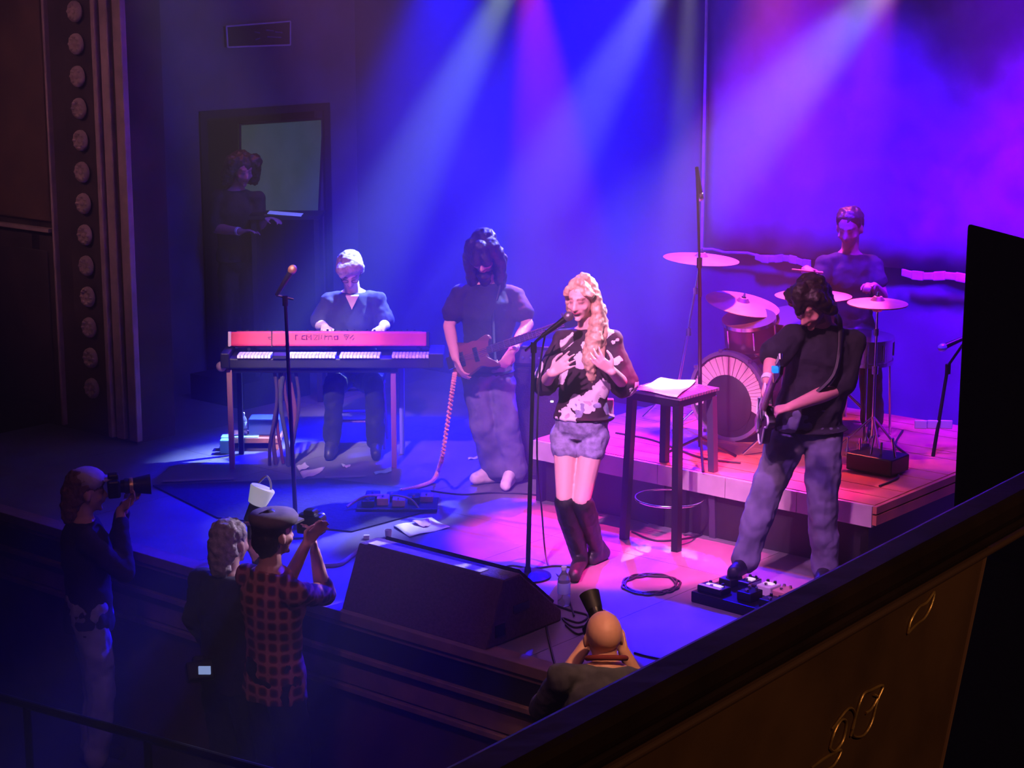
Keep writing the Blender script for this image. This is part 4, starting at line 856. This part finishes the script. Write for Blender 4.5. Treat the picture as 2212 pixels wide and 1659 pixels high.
# pink coiled cable from the bass to the floor
cp = [AT(982, 806, 1.66), AT(976, 850, 1.6), AT(966, 920, 1.55), AT(956, 985, 1.5)]
cp += [FL(948, 1012, .10), FL(935, 1037, .03), FL(905, 1050, .015), FL(868, 1058, .012)]
pth = bez(cp, 40); g = G(); co = []
for i, p in enumerate(pth):
    a = i * 1.25; co.append(p + V((math.cos(a) * .010, math.sin(a) * .010, 0)))
obj('coiled_cable', G().tube(co, .0085, 5), 'pink', loc=cp[-1], smooth=60, label='pink coiled instrument cable running from the bass to the floor', cat='cable')
# --- electric guitar, edge-on
gc = AT(1656, 893, -.42)
gt, GP = guitar('electric_guitar', 'dark electric guitar with white binding and a blue-lit clip on its headstock', gc, AT(1696, 786, -1.00) - gc, V((-1, -.16, .10)), 'black', neck_l=.40, binding='white', pick='white',
                body_outline=[(-.19, .03), (-.17, .10), (-.10, .13), (-.02, .11), (.04, .095), (.11, .12), (.17, .12), (.16, .08), (.11, .05), (.10, 0), (.11, -.05), (.15, -.08), (.13, -.12), (.06, -.10), (0, -.09), (-.06, -.11), (-.12, -.13), (-.17, -.10), (-.19, -.04)])
obj('clip_tuner', G().box(GP(.62, 0, .04), (.03, .045, .03)), 'ledb', gt, bev=.004)
sp_ = lerp(GJ['neck'], GJ['sh_b'], .5)
obj('strap', G().tube(bez([GJ['pelvis'] + V((-.06, -.20, .16)), GJ['chest'] + V((.03, -.185, -.05)), sp_ + V((0, -.08, .04)), sp_ + V((0, .04, .075)), sp_ + V((.02, .14, -.10))], 6), .014, 6), 'black', gt, smooth=60)
# --- pedalboard
pa, pb = FL(1492, 1300), FL(1720, 1362); ax = (pb - pa).normalized(); ay = UP.cross(ax).normalized(); pl = .78
pbd = thing('pedalboard', pa.lerp(pb, .5), 'black pedalboard with brightly lit effect pedals under the guitarist\'s foot', 'pedalboard')
q = lambda u, v, z: pa + ax * u + ay * v + UP * z
obj('board', G().box(q(pl / 2, .16, .03), (pl, .32, .06), ax, ay, UP), 'blackm', pbd, bev=.006)
wl = mat('lit_pedal_label', (.95, .9, .95), .5)
for i, (u, v, w_, h_, d_, mm) in enumerate(((.10, .07, .16, .035, .09, 'blackm'), (.09, .23, .08, .045, .11, 'black'), (.20, .25, .075, .05, .12, 'chrome'), (.31, .10, .09, .05, .11, 'blackm'), (.33, .24, .09, .055, .10, wl), (.43, .24, .08, .05, .11, mat('salmon_pedal', (.9, .45, .4), .4)),
                                           (.47, .08, .11, .045, .10, 'blackm'), (.56, .23, .08, .05, .11, 'black'), (.62, .10, .10, .05, .11, 'wl' if 0 else wl), (.69, .24, .08, .05, .11, wl))):
    o = obj('pedal', G().box(q(u, v, .06 + h_ / 2), (w_, d_, h_), ax, ay, UP), mm, pbd, bev=.006)
    for kk in (-1, 1): obj('pedal_knob', G().cyl(q(u + kk * w_ * .25, v + d_ * .25, .06 + h_), q(u + kk * w_ * .25, v + d_ * .25, .075 + h_), .009, .008, 8), 'chrome' if i % 2 else 'blackm', o)
    obj('footswitch', G().cyl(q(u, v - d_ * .25, .06 + h_), q(u, v - d_ * .25, .072 + h_), .010, .010, 8), 'chrome', o)
    if i in (0, 2, 4, 8, 9): obj('glow_patch', G().box(q(u, v + d_ * .05, .062 + h_), (w_ * .6, d_ * .3, .004), ax, ay, UP), 'glow_patch', o)
obj('label_strip', G().box(q(.10, .035, .0975), (.14, .02, .003), ax, ay, UP), wl, pbd)
# bass pedals and clutter
pa2 = FL(760, 1105); ped = thing('effect_pedals', pa2, 'cluster of small pinkish effect pedals on a dark board, below the pink cable', 'pedals')
q = lambda u, v, z: pa2 + V((u, v, z))
obj('board', G().box(q(.28, .10, .018), (.50, .28, .02)), 'blackm', ped, bev=.004)
for u, v, w_, h_, mm in ((.10, .05, .08, .04, 'blackm'), (.19, .08, .075, .05, mat('rose_pedal', (.85, .45, .45), .4)), (.29, .05, .08, .045, mat('tan_pedal', (.6, .4, .38), .5)), (.38, .12, .075, .045, 'blackm'), (.46, .16, .08, .04, mat('mauve_pedal', (.4, .25, .4), .5)), (.24, .18, .07, .04, 'black'), (.12, .17, .09, .05, 'black')):
    o = obj('pedal', G().box(q(u, v, .028 + h_ / 2), (w_, .10, h_)), mm, ped, bev=.006)
    obj('footswitch', G().cyl(q(u, v - .03, .028 + h_), q(u, v - .03, .04 + h_), .009, .009, 8), 'chrome', o)
obj('patch_cable', G().tube(bez([q(-.03, .0, .03), q(.03, .05, .06), q(.10, .04, .09), q(.17, .09, .08)], 6), .009, 6), mat('rose_cable', (.7, .45, .45), .5), ped, smooth=60)
obj('patch_cable', G().tube(bez([q(.24, .05, .09), q(.30, .0, .10), q(.37, .02, .07), q(.42, -.02, .02)], 6), .007, 6), 'greycable', ped, smooth=60)
# --- floor monitor wedge
e0, e1 = .27, -.73
wg = thing('floor_monitor', S((e0 + e1) / 2, -.77), 'large black wedge floor monitor at the stage edge with its lit top edge painted pale', 'loudspeaker')
pf = [(-1.075, .0), (-.935, .335), (-.80, .335), (-.47, .06), (-.47, 0)]
def sq(e, d, z, sh=0): return S(e, d, z)
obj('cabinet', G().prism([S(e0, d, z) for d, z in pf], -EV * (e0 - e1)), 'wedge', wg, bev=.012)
nf = (S(0, -.47, .06) - S(0, -.80, .335)).cross(EV).normalized(); 
gq = [S(e0 - .04, -.775, .325), S(e1 + .04, -.775, .325), S(e1 + .04, -.495, .09), S(e0 - .04, -.495, .09)]
nn = (gq[1] - gq[0]).cross(gq[3] - gq[0]).normalized(); nn = nn if nn.z > 0 else -nn
obj('grille', G().prism(gq, nn * .018), 'grille', wg)
obj('lit_top_strip', G().sbox(e0 - .06, e1 + .16, -.925, -.86, .336, .340), mat('lit_top_paint', (.55, .55, .62), .7, 0, .3, 20), wg)  # pale strip paints the light that falls on the top
obj('handle', G().sbox(e1 - .004, e1 + .002, -.86, -.74, .14, .18), 'blackm', wg)
obj('connector_plate', G().sbox(e1 - .006, e1 + .002, -1.0, -.93, .05, .11), 'blackm', wg)
bottle('clear water bottle on the floor between the monitor and the singer\'s boots', FL(1218, 1308), .215)
# little objects on the floor
obj('plastic_cup', G().lathe(FL(839, 1160), UP, [(.018, 0), (.023, .045), (.021, .045), (.016, .004)], 16), 'white', loc=FL(839, 1160), smooth=40, label='small white cup beside the open sheet on the floor', cat='cup')
obj('adapter_plug', G().box(FL(792, 1164) + UP * .012, (.035, .03, .024)), 'white', loc=FL(792, 1164), bev=.004, label='tiny white plug at the far corner of the wedge monitor', cat='plug')
obj('plug', G().cyl(FL(1186, 1322, .015), FL(1200, 1316, .015), .014, .014, 10), 'greycable', loc=FL(1190, 1322), label='grey cable plug at the near side of the wedge monitor', cat='plug')
def floor_cable(label, pts, r=.006, m='cable', group=None, wig=.0):
    P = [FL(x, y, r) for x, y in pts]; pp = bez(P, 6)
    return obj('floor_cable', G().tube(pp, r, 6), m, loc=P[0], smooth=60, label=label, cat='cable', group=group)
floor_cable('grey cable curving on the floor left of the wedge monitor', [(700, 1221), (735, 1218), (760, 1200), (780, 1182)], .012, 'greycable')
floor_cable('dark cable looping at the microphone stand base', [(1060, 1244), (1100, 1222), (1150, 1228), (1200, 1222), (1238, 1226)])
floor_cable('cable tangle between bottle and wedge monitor', [(1180, 1300), (1230, 1318), (1270, 1330), (1250, 1345), (1215, 1335), (1240, 1355), (1275, 1350), (1250, 1370), (1222, 1350)])
floor_cable('thin cable from the floor plug towards the stage edge', [(1186, 1325), (1180, 1350), (1190, 1400), (1200, 1440)])
pts = []
for i in range(40): a = i * .55; pts.append((1405 + (62 + 8 * math.sin(i)) * math.cos(a), 1262 + (20 + 4 * math.cos(i * 2)) * math.sin(a)))
floor_cable('coil of dark cable on the violet floor behind the bald photographer', pts)
floor_cable('thin dark cable crossing the pink pool of light under the stool', [(1365, 1148), (1420, 1168), (1500, 1160), (1520, 1150)])
floor_cable('dark cable along the floor at the right of the bald photographer', [(1370, 1410), (1400, 1418), (1450, 1428)])
floor_cable('long dark cable running along the foot of the riser', [(930, 1060), (1000, 1068), (1080, 1064), (1180, 1072), (1300, 1100), (1400, 1130)])
# --- square stool with woven seat, ring foot rest
sc_ = FL(1446, 1162); seatz = AT(1443, 842, sc_.y).z; ringz = AT(1443, 1076, sc_.y).z
sl = thing('bar_stool', sc_, 'tall square stool with a slatted seat and round foot ring, left of the guitarist', 'stool')
fx = V((math.cos(math.radians(-41)), math.sin(math.radians(-41)), 0)); fy = UP.cross(fx); hs_ = .19
q = lambda u, v, z: sc_ + fx * u + fy * v + UP * z
sm_ = mat('stool_slat', (.16, .11, .17), .5, 0, .2, 20)
for i in range(15): obj('slat', G().box(q(0, -hs_ + .013 + i * .0262, seatz), (hs_ * 2.06, .017, .016), fx, fy, UP), sm_, sl)
for k in (-1, 1): obj('seat_rail', G().box(q(0, k * (hs_ - .02), seatz - .03), (hs_ * 1.9, .03, .04), fx, fy, UP), 'blackm', sl)
for k in (-1, 1): obj('seat_rail', G().box(q(k * (hs_ - .02), 0, seatz - .03), (.03, hs_ * 1.9, .04), fx, fy, UP), 'blackm', sl)
for a in (-1, 1):
    for b in (-1, 1):
        t_, b_ = q(a * (hs_ - .025), b * (hs_ - .025), seatz - .04), q(a * (hs_ + .0), b * (hs_ + .0), 0); c = (t_ + b_) / 2
        x_, y_, z_ = frame(t_ - b_, fy); obj('leg', G().box(c, (.044, .044, (t_ - b_).length), x_, y_, z_), mat('stool_leg', (.05, .04, .07), .5) if a + b == 2 else 'blackm', sl)
obj('foot_ring', G().tube([sc_ + V((.205 * math.cos(t * PI / 20), .205 * math.sin(t * PI / 20), ringz)) for t in range(40)], .007, 6, True), 'chrome', sl, smooth=60)
P_ = [V((AT(x, y, sc_.y).x, 0, 0)) for x, y in ()]
st_z = seatz + .012
sheet('white sheets of paper lying on the slatted stool seat', [(1374, 843), (1428, 817), (1505, 824), (1462, 858)], z=st_z)
# --- amplifiers
def cabinet(label, c, w_, d_, h_, yaw, head=True, lights=0, name='amplifier', lm='led'):
    t = thing(name, c, label, 'amplifier'); x = V((math.cos(yaw), math.sin(yaw), 0)); y = UP.cross(x); q = lambda u, v, z: c + x * u + y * v + UP * z
    hc = h_ - (.16 if head else 0)
    obj('cabinet', G().box(q(0, 0, hc / 2), (w_, d_, hc), x, y, UP), 'carpetblack', t, bev=.01)
    obj('grille', G().box(q(0, -d_ / 2 - .004, hc / 2), (w_ - .06, .014, hc - .06), x, y, UP), 'grille', t)
    if head:
        obj('amp_head', G().box(q(0, 0, hc + .075), (w_ * .9, d_ * .8, .14), x, y, UP), 'blackm', t, bev=.008)
        obj('front_panel', G().box(q(0, -d_ * .4 - .003, hc + .075), (w_ * .84, .008, .09), x, y, UP), mat('amp_panel', (.12, .11, .16), .35, .4), t)
        for i in range(5): obj('knob', G().cyl(q(-w_ * .3 + i * w_ * .13, -d_ * .4 - .004, hc + .07), q(-w_ * .3 + i * w_ * .13, -d_ * .4 - .02, hc + .07), .011, .009, 8), 'chrome', t)
    for i in range(lights): obj('indicator', G().box(q(w_ * .18 + i * .05, -d_ / 2 - .014, hc * (.72 - .1 * i)), (.018, .008, .010), x, y, UP), lm, t)
    return t
yaw = math.radians(-12)
c = FL(1180, 1032); ht = AT(1180, 742, c.y).z; cabinet('tall black bass amplifier stack with a tiny white light, between bass player and singer', V((c.x, c.y + .12, 0)), .42, .36, ht, yaw, lights=1)
c = FL(1415, 872, RZ); c = V((c.x, c.y + .25, 0)); c = S(.45, 3.55, 0); ht = AT(1415, 690, c.y).z; cabinet('dark amplifier stack behind the riser, over the stool seat', c, .62, .36, ht, math.radians(-48), lights=1)
c = S(-1.95, 3.3, 0); am = cabinet('low guitar amplifier with three violet labels at the back, beside the loudspeaker tower', c, .60, .32, .62, math.radians(-10), head=False)
for px in (1989, 2016, 2044):
    p_ = AT(px, 917, c.y - .175); obj('violet_label', G().box(p_, (.075, .012, .055), V((math.cos(math.radians(-10)), math.sin(math.radians(-10)), 0)), V((math.sin(math.radians(10)), math.cos(math.radians(10)), 0)), UP), mat('violet_label_%d' % px, (.6, .35, .8), .5), am, bev=.006)
# --- drum kit ----------------------------------------------------------------
dc = S(-.09, 2.0, RZ + .285); R0 = .285
bdm = thing('bass_drum', V((dc.x, dc.y, RZ)), 'bass drum with a pink pleated half ring on its dark front head', 'drum')
shell = mat('drum_shell', (.10, .03, .12), .25, .2, .2, 6)
obj('shell', G().lathe(dc, DV, [(.265, .02), (.265, .42)], 40), shell, bdm, smooth=40)
obj('hoop', G().lathe(dc, DV, [(.262, -.02), (.285, -.02), (.288, 0), (.285, .03), (.262, .03), (.262, -.02)], 48), mat('hoop_chrome_violet', (.5, .45, .55), .3, .8), bdm, smooth=40)
obj('hoop', G().lathe(dc, DV, [(.262, .40), (.285, .40), (.288, .42), (.285, .44), (.262, .44), (.262, .40)], 48), 'blackm', bdm, smooth=40)
obj('front_head', G().lathe(dc, DV, [(.262, -.006), (.262, .0), (.001, .0)], 40), 'black', bdm, smooth=40)
pkm = mat('pleated_pink_white', (.92, .62, .66), .7)
HX = -EV  # to the picture's right across the head
for i in range(38):
    a0 = math.radians(-22 + i * 224 / 38); a1 = math.radians(-22 + (i + .90) * 224 / 38)
    pt = lambda r, a, z: dc + HX * (r * math.cos(a)) + UP * (r * math.sin(a)) - DV * z
    zo = .008 + .006 * (i % 2)
    obj('pleat', G().prism([pt(.135, a0, zo), pt(.25, a0, zo), pt(.252, (a0 + a1) / 2, zo + .003), pt(.25, a1, zo), pt(.135, a1, zo)], DV * .006), pkm, bdm)
obj('dark_disc', G().lathe(dc - UP * .045 - DV * .018, DV, [(.001, 0), (.175, 0), (.18, .004), (.175, .008)], 36), 'black', bdm, smooth=40)
obj('dark_disc', G().lathe(dc - UP * .125 - DV * .012, DV, [(.001, 0), (.145, 0), (.15, .004), (.145, .008)], 30), 'black', bdm, smooth=40)
for i in range(8):
    a = i * PI / 4 + .2; p0 = dc + HX * (.29 * math.cos(a)) + UP * (.29 * math.sin(a)); obj('tension_rod', G().cyl(p0 - DV * .03, p0 + DV * .10, .006, .006, 6).box(p0 - DV * .02, (.02, .02, .02)), 'chrome', bdm)
for k in (-1, 1): obj('spur', G().cyl(dc + HX * (k * .25) + DV * .1 - UP * .08, dc + HX * (k * .40) - DV * .04 - UP * .28, .009, .007, 8), 'chrome', bdm)
def drum(label, c, r, h, tilt, name='tom_drum', legs=0, m=shell, top='white'):
    ax = (UP + V(tilt)).normalized(); t = thing(name, V((c.x, c.y, c.z)), label, 'drum')
    obj('shell', G().lathe(c, ax, [(r * .98, 0), (r * .98, h)], 32), m, t, smooth=40)
    obj('rim', G().lathe(c, ax, [(r * .97, h - .01), (r * 1.03, h - .01), (r * 1.03, h + .014), (r * .99, h + .014)], 32), 'chrome', t, smooth=40)
    obj('rim', G().lathe(c, ax, [(r * .97, -.012), (r * 1.03, -.012), (r * 1.03, .012), (r * .97, .012)], 32), 'chrome', t, smooth=40)
    obj('drum_head', G().lathe(c + ax * (h + .004), ax, [(r * .985, -.004), (r * .985, 0), (.001, .001)], 32), mat(name + '_head', (.6, .5, .6), .5), t, smooth=40)
    x_, y_, z_ = frame(ax)
    for i in range(6):
        a = i * PI / 3; obj('lug', G().cyl(c + (x_ * math.cos(a) + y_ * math.sin(a)) * (r * 1.03) + ax * h * .2, c + (x_ * math.cos(a) + y_ * math.sin(a)) * (r * 1.03) + ax * h * .9, .007, .007, 6), 'chrome', t)
    for i in range(legs):
        a = i * 2 * PI / legs + .4; p0 = c + V((math.cos(a), math.sin(a), 0)) * (r * 1.05); obj('leg', G().cyl(p0 + UP * h * .4, V((p0.x, p0.y, RZ)) + V((math.cos(a), math.sin(a), 0)) * .03, .008, .008, 6), 'chrome', t)
    return t
t1 = AT(1622, 745, 1.62); dr = drum('rack tom with a chrome rim behind the bass drum, below the tilted cymbal', t1, .165, .17, (-.12, -.22, 0))
obj('mount_arm', G().cyl(t1 + UP * .02 + V((.1, .05, 0)), dc + DV * .22 + UP * .25, .012), 'chrome', dr)
t2 = AT(1712, 742, 1.75); dr = drum('second rack tom mostly hidden behind the guitarist', t2, .165, .18, (-.1, -.2, 0))
obj('mount_arm', G().cyl(t2 + UP * .02 + V((-.1, .02, 0)), dc + DV * .26 + UP * .25, .012), 'chrome', dr)
ft = AT(1745, 880, 1.45); ft.z = RZ + .22; drum('floor tom on chrome legs behind the guitarist', ft, .2, .36, (0, 0, 0), 'floor_tom', 3)
sn = AT(1868, 800, 1.55); sn.z = RZ + .50
drum('snare drum right of the guitarist, in the haze', sn, .17, .14, (0, -.05, 0), 'snare_drum', 3, m='chrome')
tb_ = V((DJ['pelvis'].x, DJ['pelvis'].y, RZ)); th = thing('drum_throne', tb_, 'round padded drum throne under the drummer', 'stool')
sz_ = DJ['pelvis'].z - .14 - RZ
obj('seat', G().lathe(tb_ + UP * (sz_ - .08), UP, [(.02, 0), (.17, .01), (.18, .05), (.16, .08), (.001, .085)], 28), 'black', th, smooth=50)
obj('pole', G().cyl(tb_ + UP * .05, tb_ + UP * (sz_ - .07), .018), 'chrome', th)
for k in range(3): a = k * 2.094; obj('leg', G().cyl(tb_ + UP * .22, tb_ + V((.22 * math.cos(a), .22 * math.sin(a), .01)), .012), 'chrome', th)
def cymbal(label, px, py, Y, rpx, tilt, base=None, hat=False, m='brass'):
    c = AT(px, py, Y); r = rpx * (Y + DIST) / FPX; ax = (UP + V(tilt)).normalized()
    bz0 = V((c.x, c.y, RZ)) if base is None else base
    t = thing('cymbal_stand', bz0, label, 'cymbal')
    prof = [(.010, .030), (.026, .028), (.038, .012), (.044, .004), (r * .6, -.004), (r, -.014), (r, -.0165), (r * .6, -.0065), (.04, .001), (.010, .02)]
    obj('cymbal', G().lathe(c, ax, prof, 48), m, t, smooth=40)
    if hat: obj('cymbal', G().lathe(c - ax * .035, -ax, prof, 48), m, t, smooth=40)
    obj('pole', G().cyl(bz0 + UP * .12, c - ax * .01, .011, .008, 10), 'chrome', t)
    obj('wing_nut', G().cyl(c + ax * .03, c + ax * .055, .009, .006, 8), 'chrome', t); obj('felt', G().cyl(c + ax * .024, c + ax * .034, .016, .016, 10), 'blackm', t)
    obj('clamp', G().cyl(bz0.lerp(c, .55) - UP * .02, bz0.lerp(c, .55) + UP * .03, .02, .02, 10), 'chrome', t)
    obj('clamp', G().cyl(bz0.lerp(c, .8) - UP * .02, bz0.lerp(c, .8) + UP * .02, .018, .018, 10), 'chrome', t)
    for k in range(3): a = k * 2.094 + .6; obj('leg', G().cyl(bz0 + UP * .24, bz0 + V((.22 * math.cos(a), .22 * math.sin(a), .012)), .008, .008, 8), 'chrome', t)
    return t
cymbal('highest crash cymbal, nearly level, left of the kit', 1515, 555, 1.85, 83, (.06, -.03, 0), base=S(.46, 2.2, RZ))
cymbal('tilted pink-lit cymbal above the rack tom', 1605, 652, 1.75, 82, (.16, -.16, 0), base=S(.34, 2.75, RZ))
cymbal('level cymbal half hidden behind the guitarist\'s head', 1757, 634, 1.45, 84, (.0, .0, 0), base=S(-.60, 1.78, RZ))
hh = cymbal('hi-hat cymbals on a chrome stand, rightmost of the kit', 1896, 650, 1.10, 66, (.0, -.03, 0), hat=True)
hb = hh.location.copy(); obj('foot_pedal', G().box(hb + V((-.06, -.16, .04)), (.08, .26, .02), X1, (Y1 * .97 + UP * .22).normalized(), UP), 'chrome', hh, bev=.004)
for nm, dx in (('drumstick', 'a'), ('drumstick', 'b')):
    p0 = DJ['wr_' + dx] + V((-.02, -.08, .02)); dv_ = V((-.55, -.65, .15)) if dx == 'a' else V((-.2, -.85, .1))
    obj(nm, G().cyl(p0 - dv_ * .12, p0 + dv_ * .30, .0085, .005, 8), mat('hickory_' + dx, (.75, .5, .35), .5), loc=p0, smooth=50, label='drumstick in the drummer\'s raised hand on the %s side' % ('guitarist' if dx == 'a' else 'hi-hat'), cat='drumstick')
kp = FL(1895, 1018, RZ); pc = thing('percussion_case', kp, 'open dark case with small metal hand percussion at the riser corner', 'case')
obj('case_body', G().box(kp + UP * .06, (.30, .22, .10), EV, DV, UP), 'blackm', pc, bev=.01)
for i in range(6):
    p0 = kp + EV * (.12 - .05 * i) + DV * (.06 * math.sin(i * 2)) + UP * .11; obj('chime', G().cyl(p0, p0 + V((.02 * math.sin(i), .01, .07 + .02 * (i % 3))), .007, .007, 6), 'chrome', pc)
for i, (x, y) in enumerate(((1830, 985), (1852, 1000), (1870, 962), (1882, 955))):
    p0 = FL(x, y, RZ); obj('hand_bell', G().lathe(p0, UP, [(.012, 0), (.02, .01), (.016, .04), (.006, .06), (.005, .10), (.008, .12)], 12), 'chrome', loc=p0, smooth=50, label=('small metal hand bell nearest the riser front edge', 'small metal hand bell beside the dark percussion case', 'left one of the two hand bells standing farther back on the riser', 'right one of the two hand bells standing farther back on the riser')[i], cat='bell', group='hand bells on the riser')
for lb, pts in (('dark cable lying along the front of the riser', [(1330, 935), (1400, 948), (1450, 965), (1520, 990), (1600, 1000)]), ('dark cable winding across the riser planks by the hi-hat', [(1900, 1050), (1940, 1030), (1925, 1000), (1960, 985), (1935, 960), (1950, 930)])):
    P = [FL(x, y, RZ + .008) for x, y in pts]; obj('riser_cable', G().tube(bez(P, 6), .007, 6), 'cable', loc=P[0], smooth=60, label=lb, cat='cable')
# --- desk with a glowing sheet in the doorway and cameras of the photographers
p0 = AT(616, 463, SHJ['wr_b'].y); ds = thing('console_desk', V((p0.x, p0.y + .1, 0)), 'pale sheet on a dark console desk in front of the green window', 'desk')
obj('desk_top', G().box(p0 + V((0, .12, -.02)), (.55, .35, .03)), 'black', ds)
for a in (-.24, .24): obj('leg', G().box(V((p0.x + a, p0.y + .12, (p0.z - .04) / 2)), (.04, .30, p0.z - .04)), 'black', ds)
obj('desk_sheet', G().box(p0 + V((0, .02, .003)), (.26, .16, .006), V((1, 0, -.08)).normalized(), Y1, UP), mat('glowing_sheet', (.7, .8, .9), .6, emis=(.35, .45, .7), es=.35), ds)  # sheet given a faint glow of its own to look lit
bl_ = V((SHJ['head'].x + .02, SHJ['toe_a'].y + .02, 0)); obj('wing_platform', G().box(bl_ + UP * (SHZ / 2), (.62, .7, SHZ), EV, DV, UP), 'black', loc=bl_, label='dark platform under the stagehand in the doorway', cat='platform')
def camera_body(label, c, d, L=.16, r=.04, hood=False, flash=None, ring='gold'):
    d = V(d).normalized(); x_, y_, z_ = frame(d, UP); t = thing('photo_camera', c, label, 'camera')
    obj('body', G().box(c, (.14, .10, .07), x_, y_, z_), 'blackm', t, bev=.012); obj('prism_hump', G().box(c + y_ * .06, (.06, .035, .06), x_, y_, z_), 'blackm', t, bev=.01)
    obj('lens', G().lathe(c, d, [(.034, .03), (.036, .05), (r, .07), (r, L * .8), (r * 1.05, L), (r * .9, L), (r * .9, L - .01)], 24), 'blackm', t, smooth=40)
    obj('focus_ring', G().lathe(c, d, [(r * 1.03, L * .45), (r * 1.05, L * .5), (r * 1.03, L * .62)], 24), 'black', t, smooth=40)
    if hood: obj('lens_hood', G().lathe(c, d, [(r * 1.05, L - .01), (r * 1.35, L + .07), (r * 1.3, L + .07), (r, L)], 24), 'black', t, smooth=40)
    return t, x_, y_, z_
cc = AT(246, 1052, J1['head'].y + .02); cm, a, b, c3 = camera_body('black camera with a long lens and a painted gold glint, held by the pale-capped photographer', cc, V((.95, .2, .03)), .13, .042, hood=True)
obj('lens_glint_ring', G().lathe(cc, V((.95, .2, .03)), [(.044, .085), (.0455, .095), (.044, .105)], 24), 'gold', cm, smooth=40)  # ring colour stands in for a gold highlight on the lens
cc = FL(668, 1120, .46); camera_body('dark camera raised by the photographer in plaid', J3['wr_b'] + V((-.02, .04, .13)), V((.35, .9, .05)), .10, .035)
cc = AT(1296, 1372, J4['head'].y + .20); cc = J4['head'] + V((.0, .20, -.03)); cm, a, b, c3 = camera_body('black camera with raised lens held at the bald man\'s face', cc, V((-.28, .62, .72)), .10, .034, hood=True)
# flash with white diffuser
fc = AT(548, 1108, J2['wr_b'].y + .05); fl_ = thing('camera_flash', fc, 'camera flash with a large white diffuser cup raised above the grey-haired photographer', 'flash')
dd_ = V((.38, .1, 1)).normalized(); x_, y_, z_ = frame(dd_, Y1)
obj('flash_body', G().box(fc + dd_ * .0, (.075, .06, .10), x_, y_, z_), 'blackm', fl_, bev=.01); obj('stem', G().cyl(fc - dd_ * .04, J2['wr_b'] + V((0, 0, .05)), .022), 'blackm', fl_)
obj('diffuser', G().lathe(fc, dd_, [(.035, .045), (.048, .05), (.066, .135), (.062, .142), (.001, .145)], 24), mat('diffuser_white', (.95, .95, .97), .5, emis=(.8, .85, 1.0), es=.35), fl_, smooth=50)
obj('cord', G().tube(bez([fc + V((.03, 0, .16)), fc + V((.07, .02, .19)), fc + V((.09, .02, .13)), fc + V((.06, 0, .02)), fc + V((.05, 0, -.08))], 6), .006, 6), 'greycable', fl_, smooth=60)
cc = AT(432, 1450, J2['pelvis'].y - .24); cm, a, b, c3 = camera_body('second camera hanging at the hip of the grey-haired photographer with its screen glowing', cc, V((-.3, .8, -.5)), .10, .034)
obj('screen', G().box(cc + V((.03, -.04, .02)), (.06, .012, .04), X1, Y1, UP), mat('screen_glow', (.4, .6, .9), .3, emis=(.35, .5, .95), es=.7), cm)
# handrail in the hall, bottom left
h0, h1 = FL(-20, 1500, -.2), FL(700, 1700, -.2); br = thing('crowd_rail', V((h0.x, h0.y, AF)), 'dark metal hand rail in the shadow of the hall floor, bottom left corner', 'railing')
obj('top_rail', G().cyl(h0, h1, .022), 'blackm', br)
for t in (.12, .5, .9): p = h0.lerp(h1, t); obj('post', G().cyl(V((p.x, p.y, AF)), p, .02), 'blackm', br)
obj('mid_rail', G().cyl(h0 - UP * .45, h1 - UP * .45, .015), 'blackm', br)
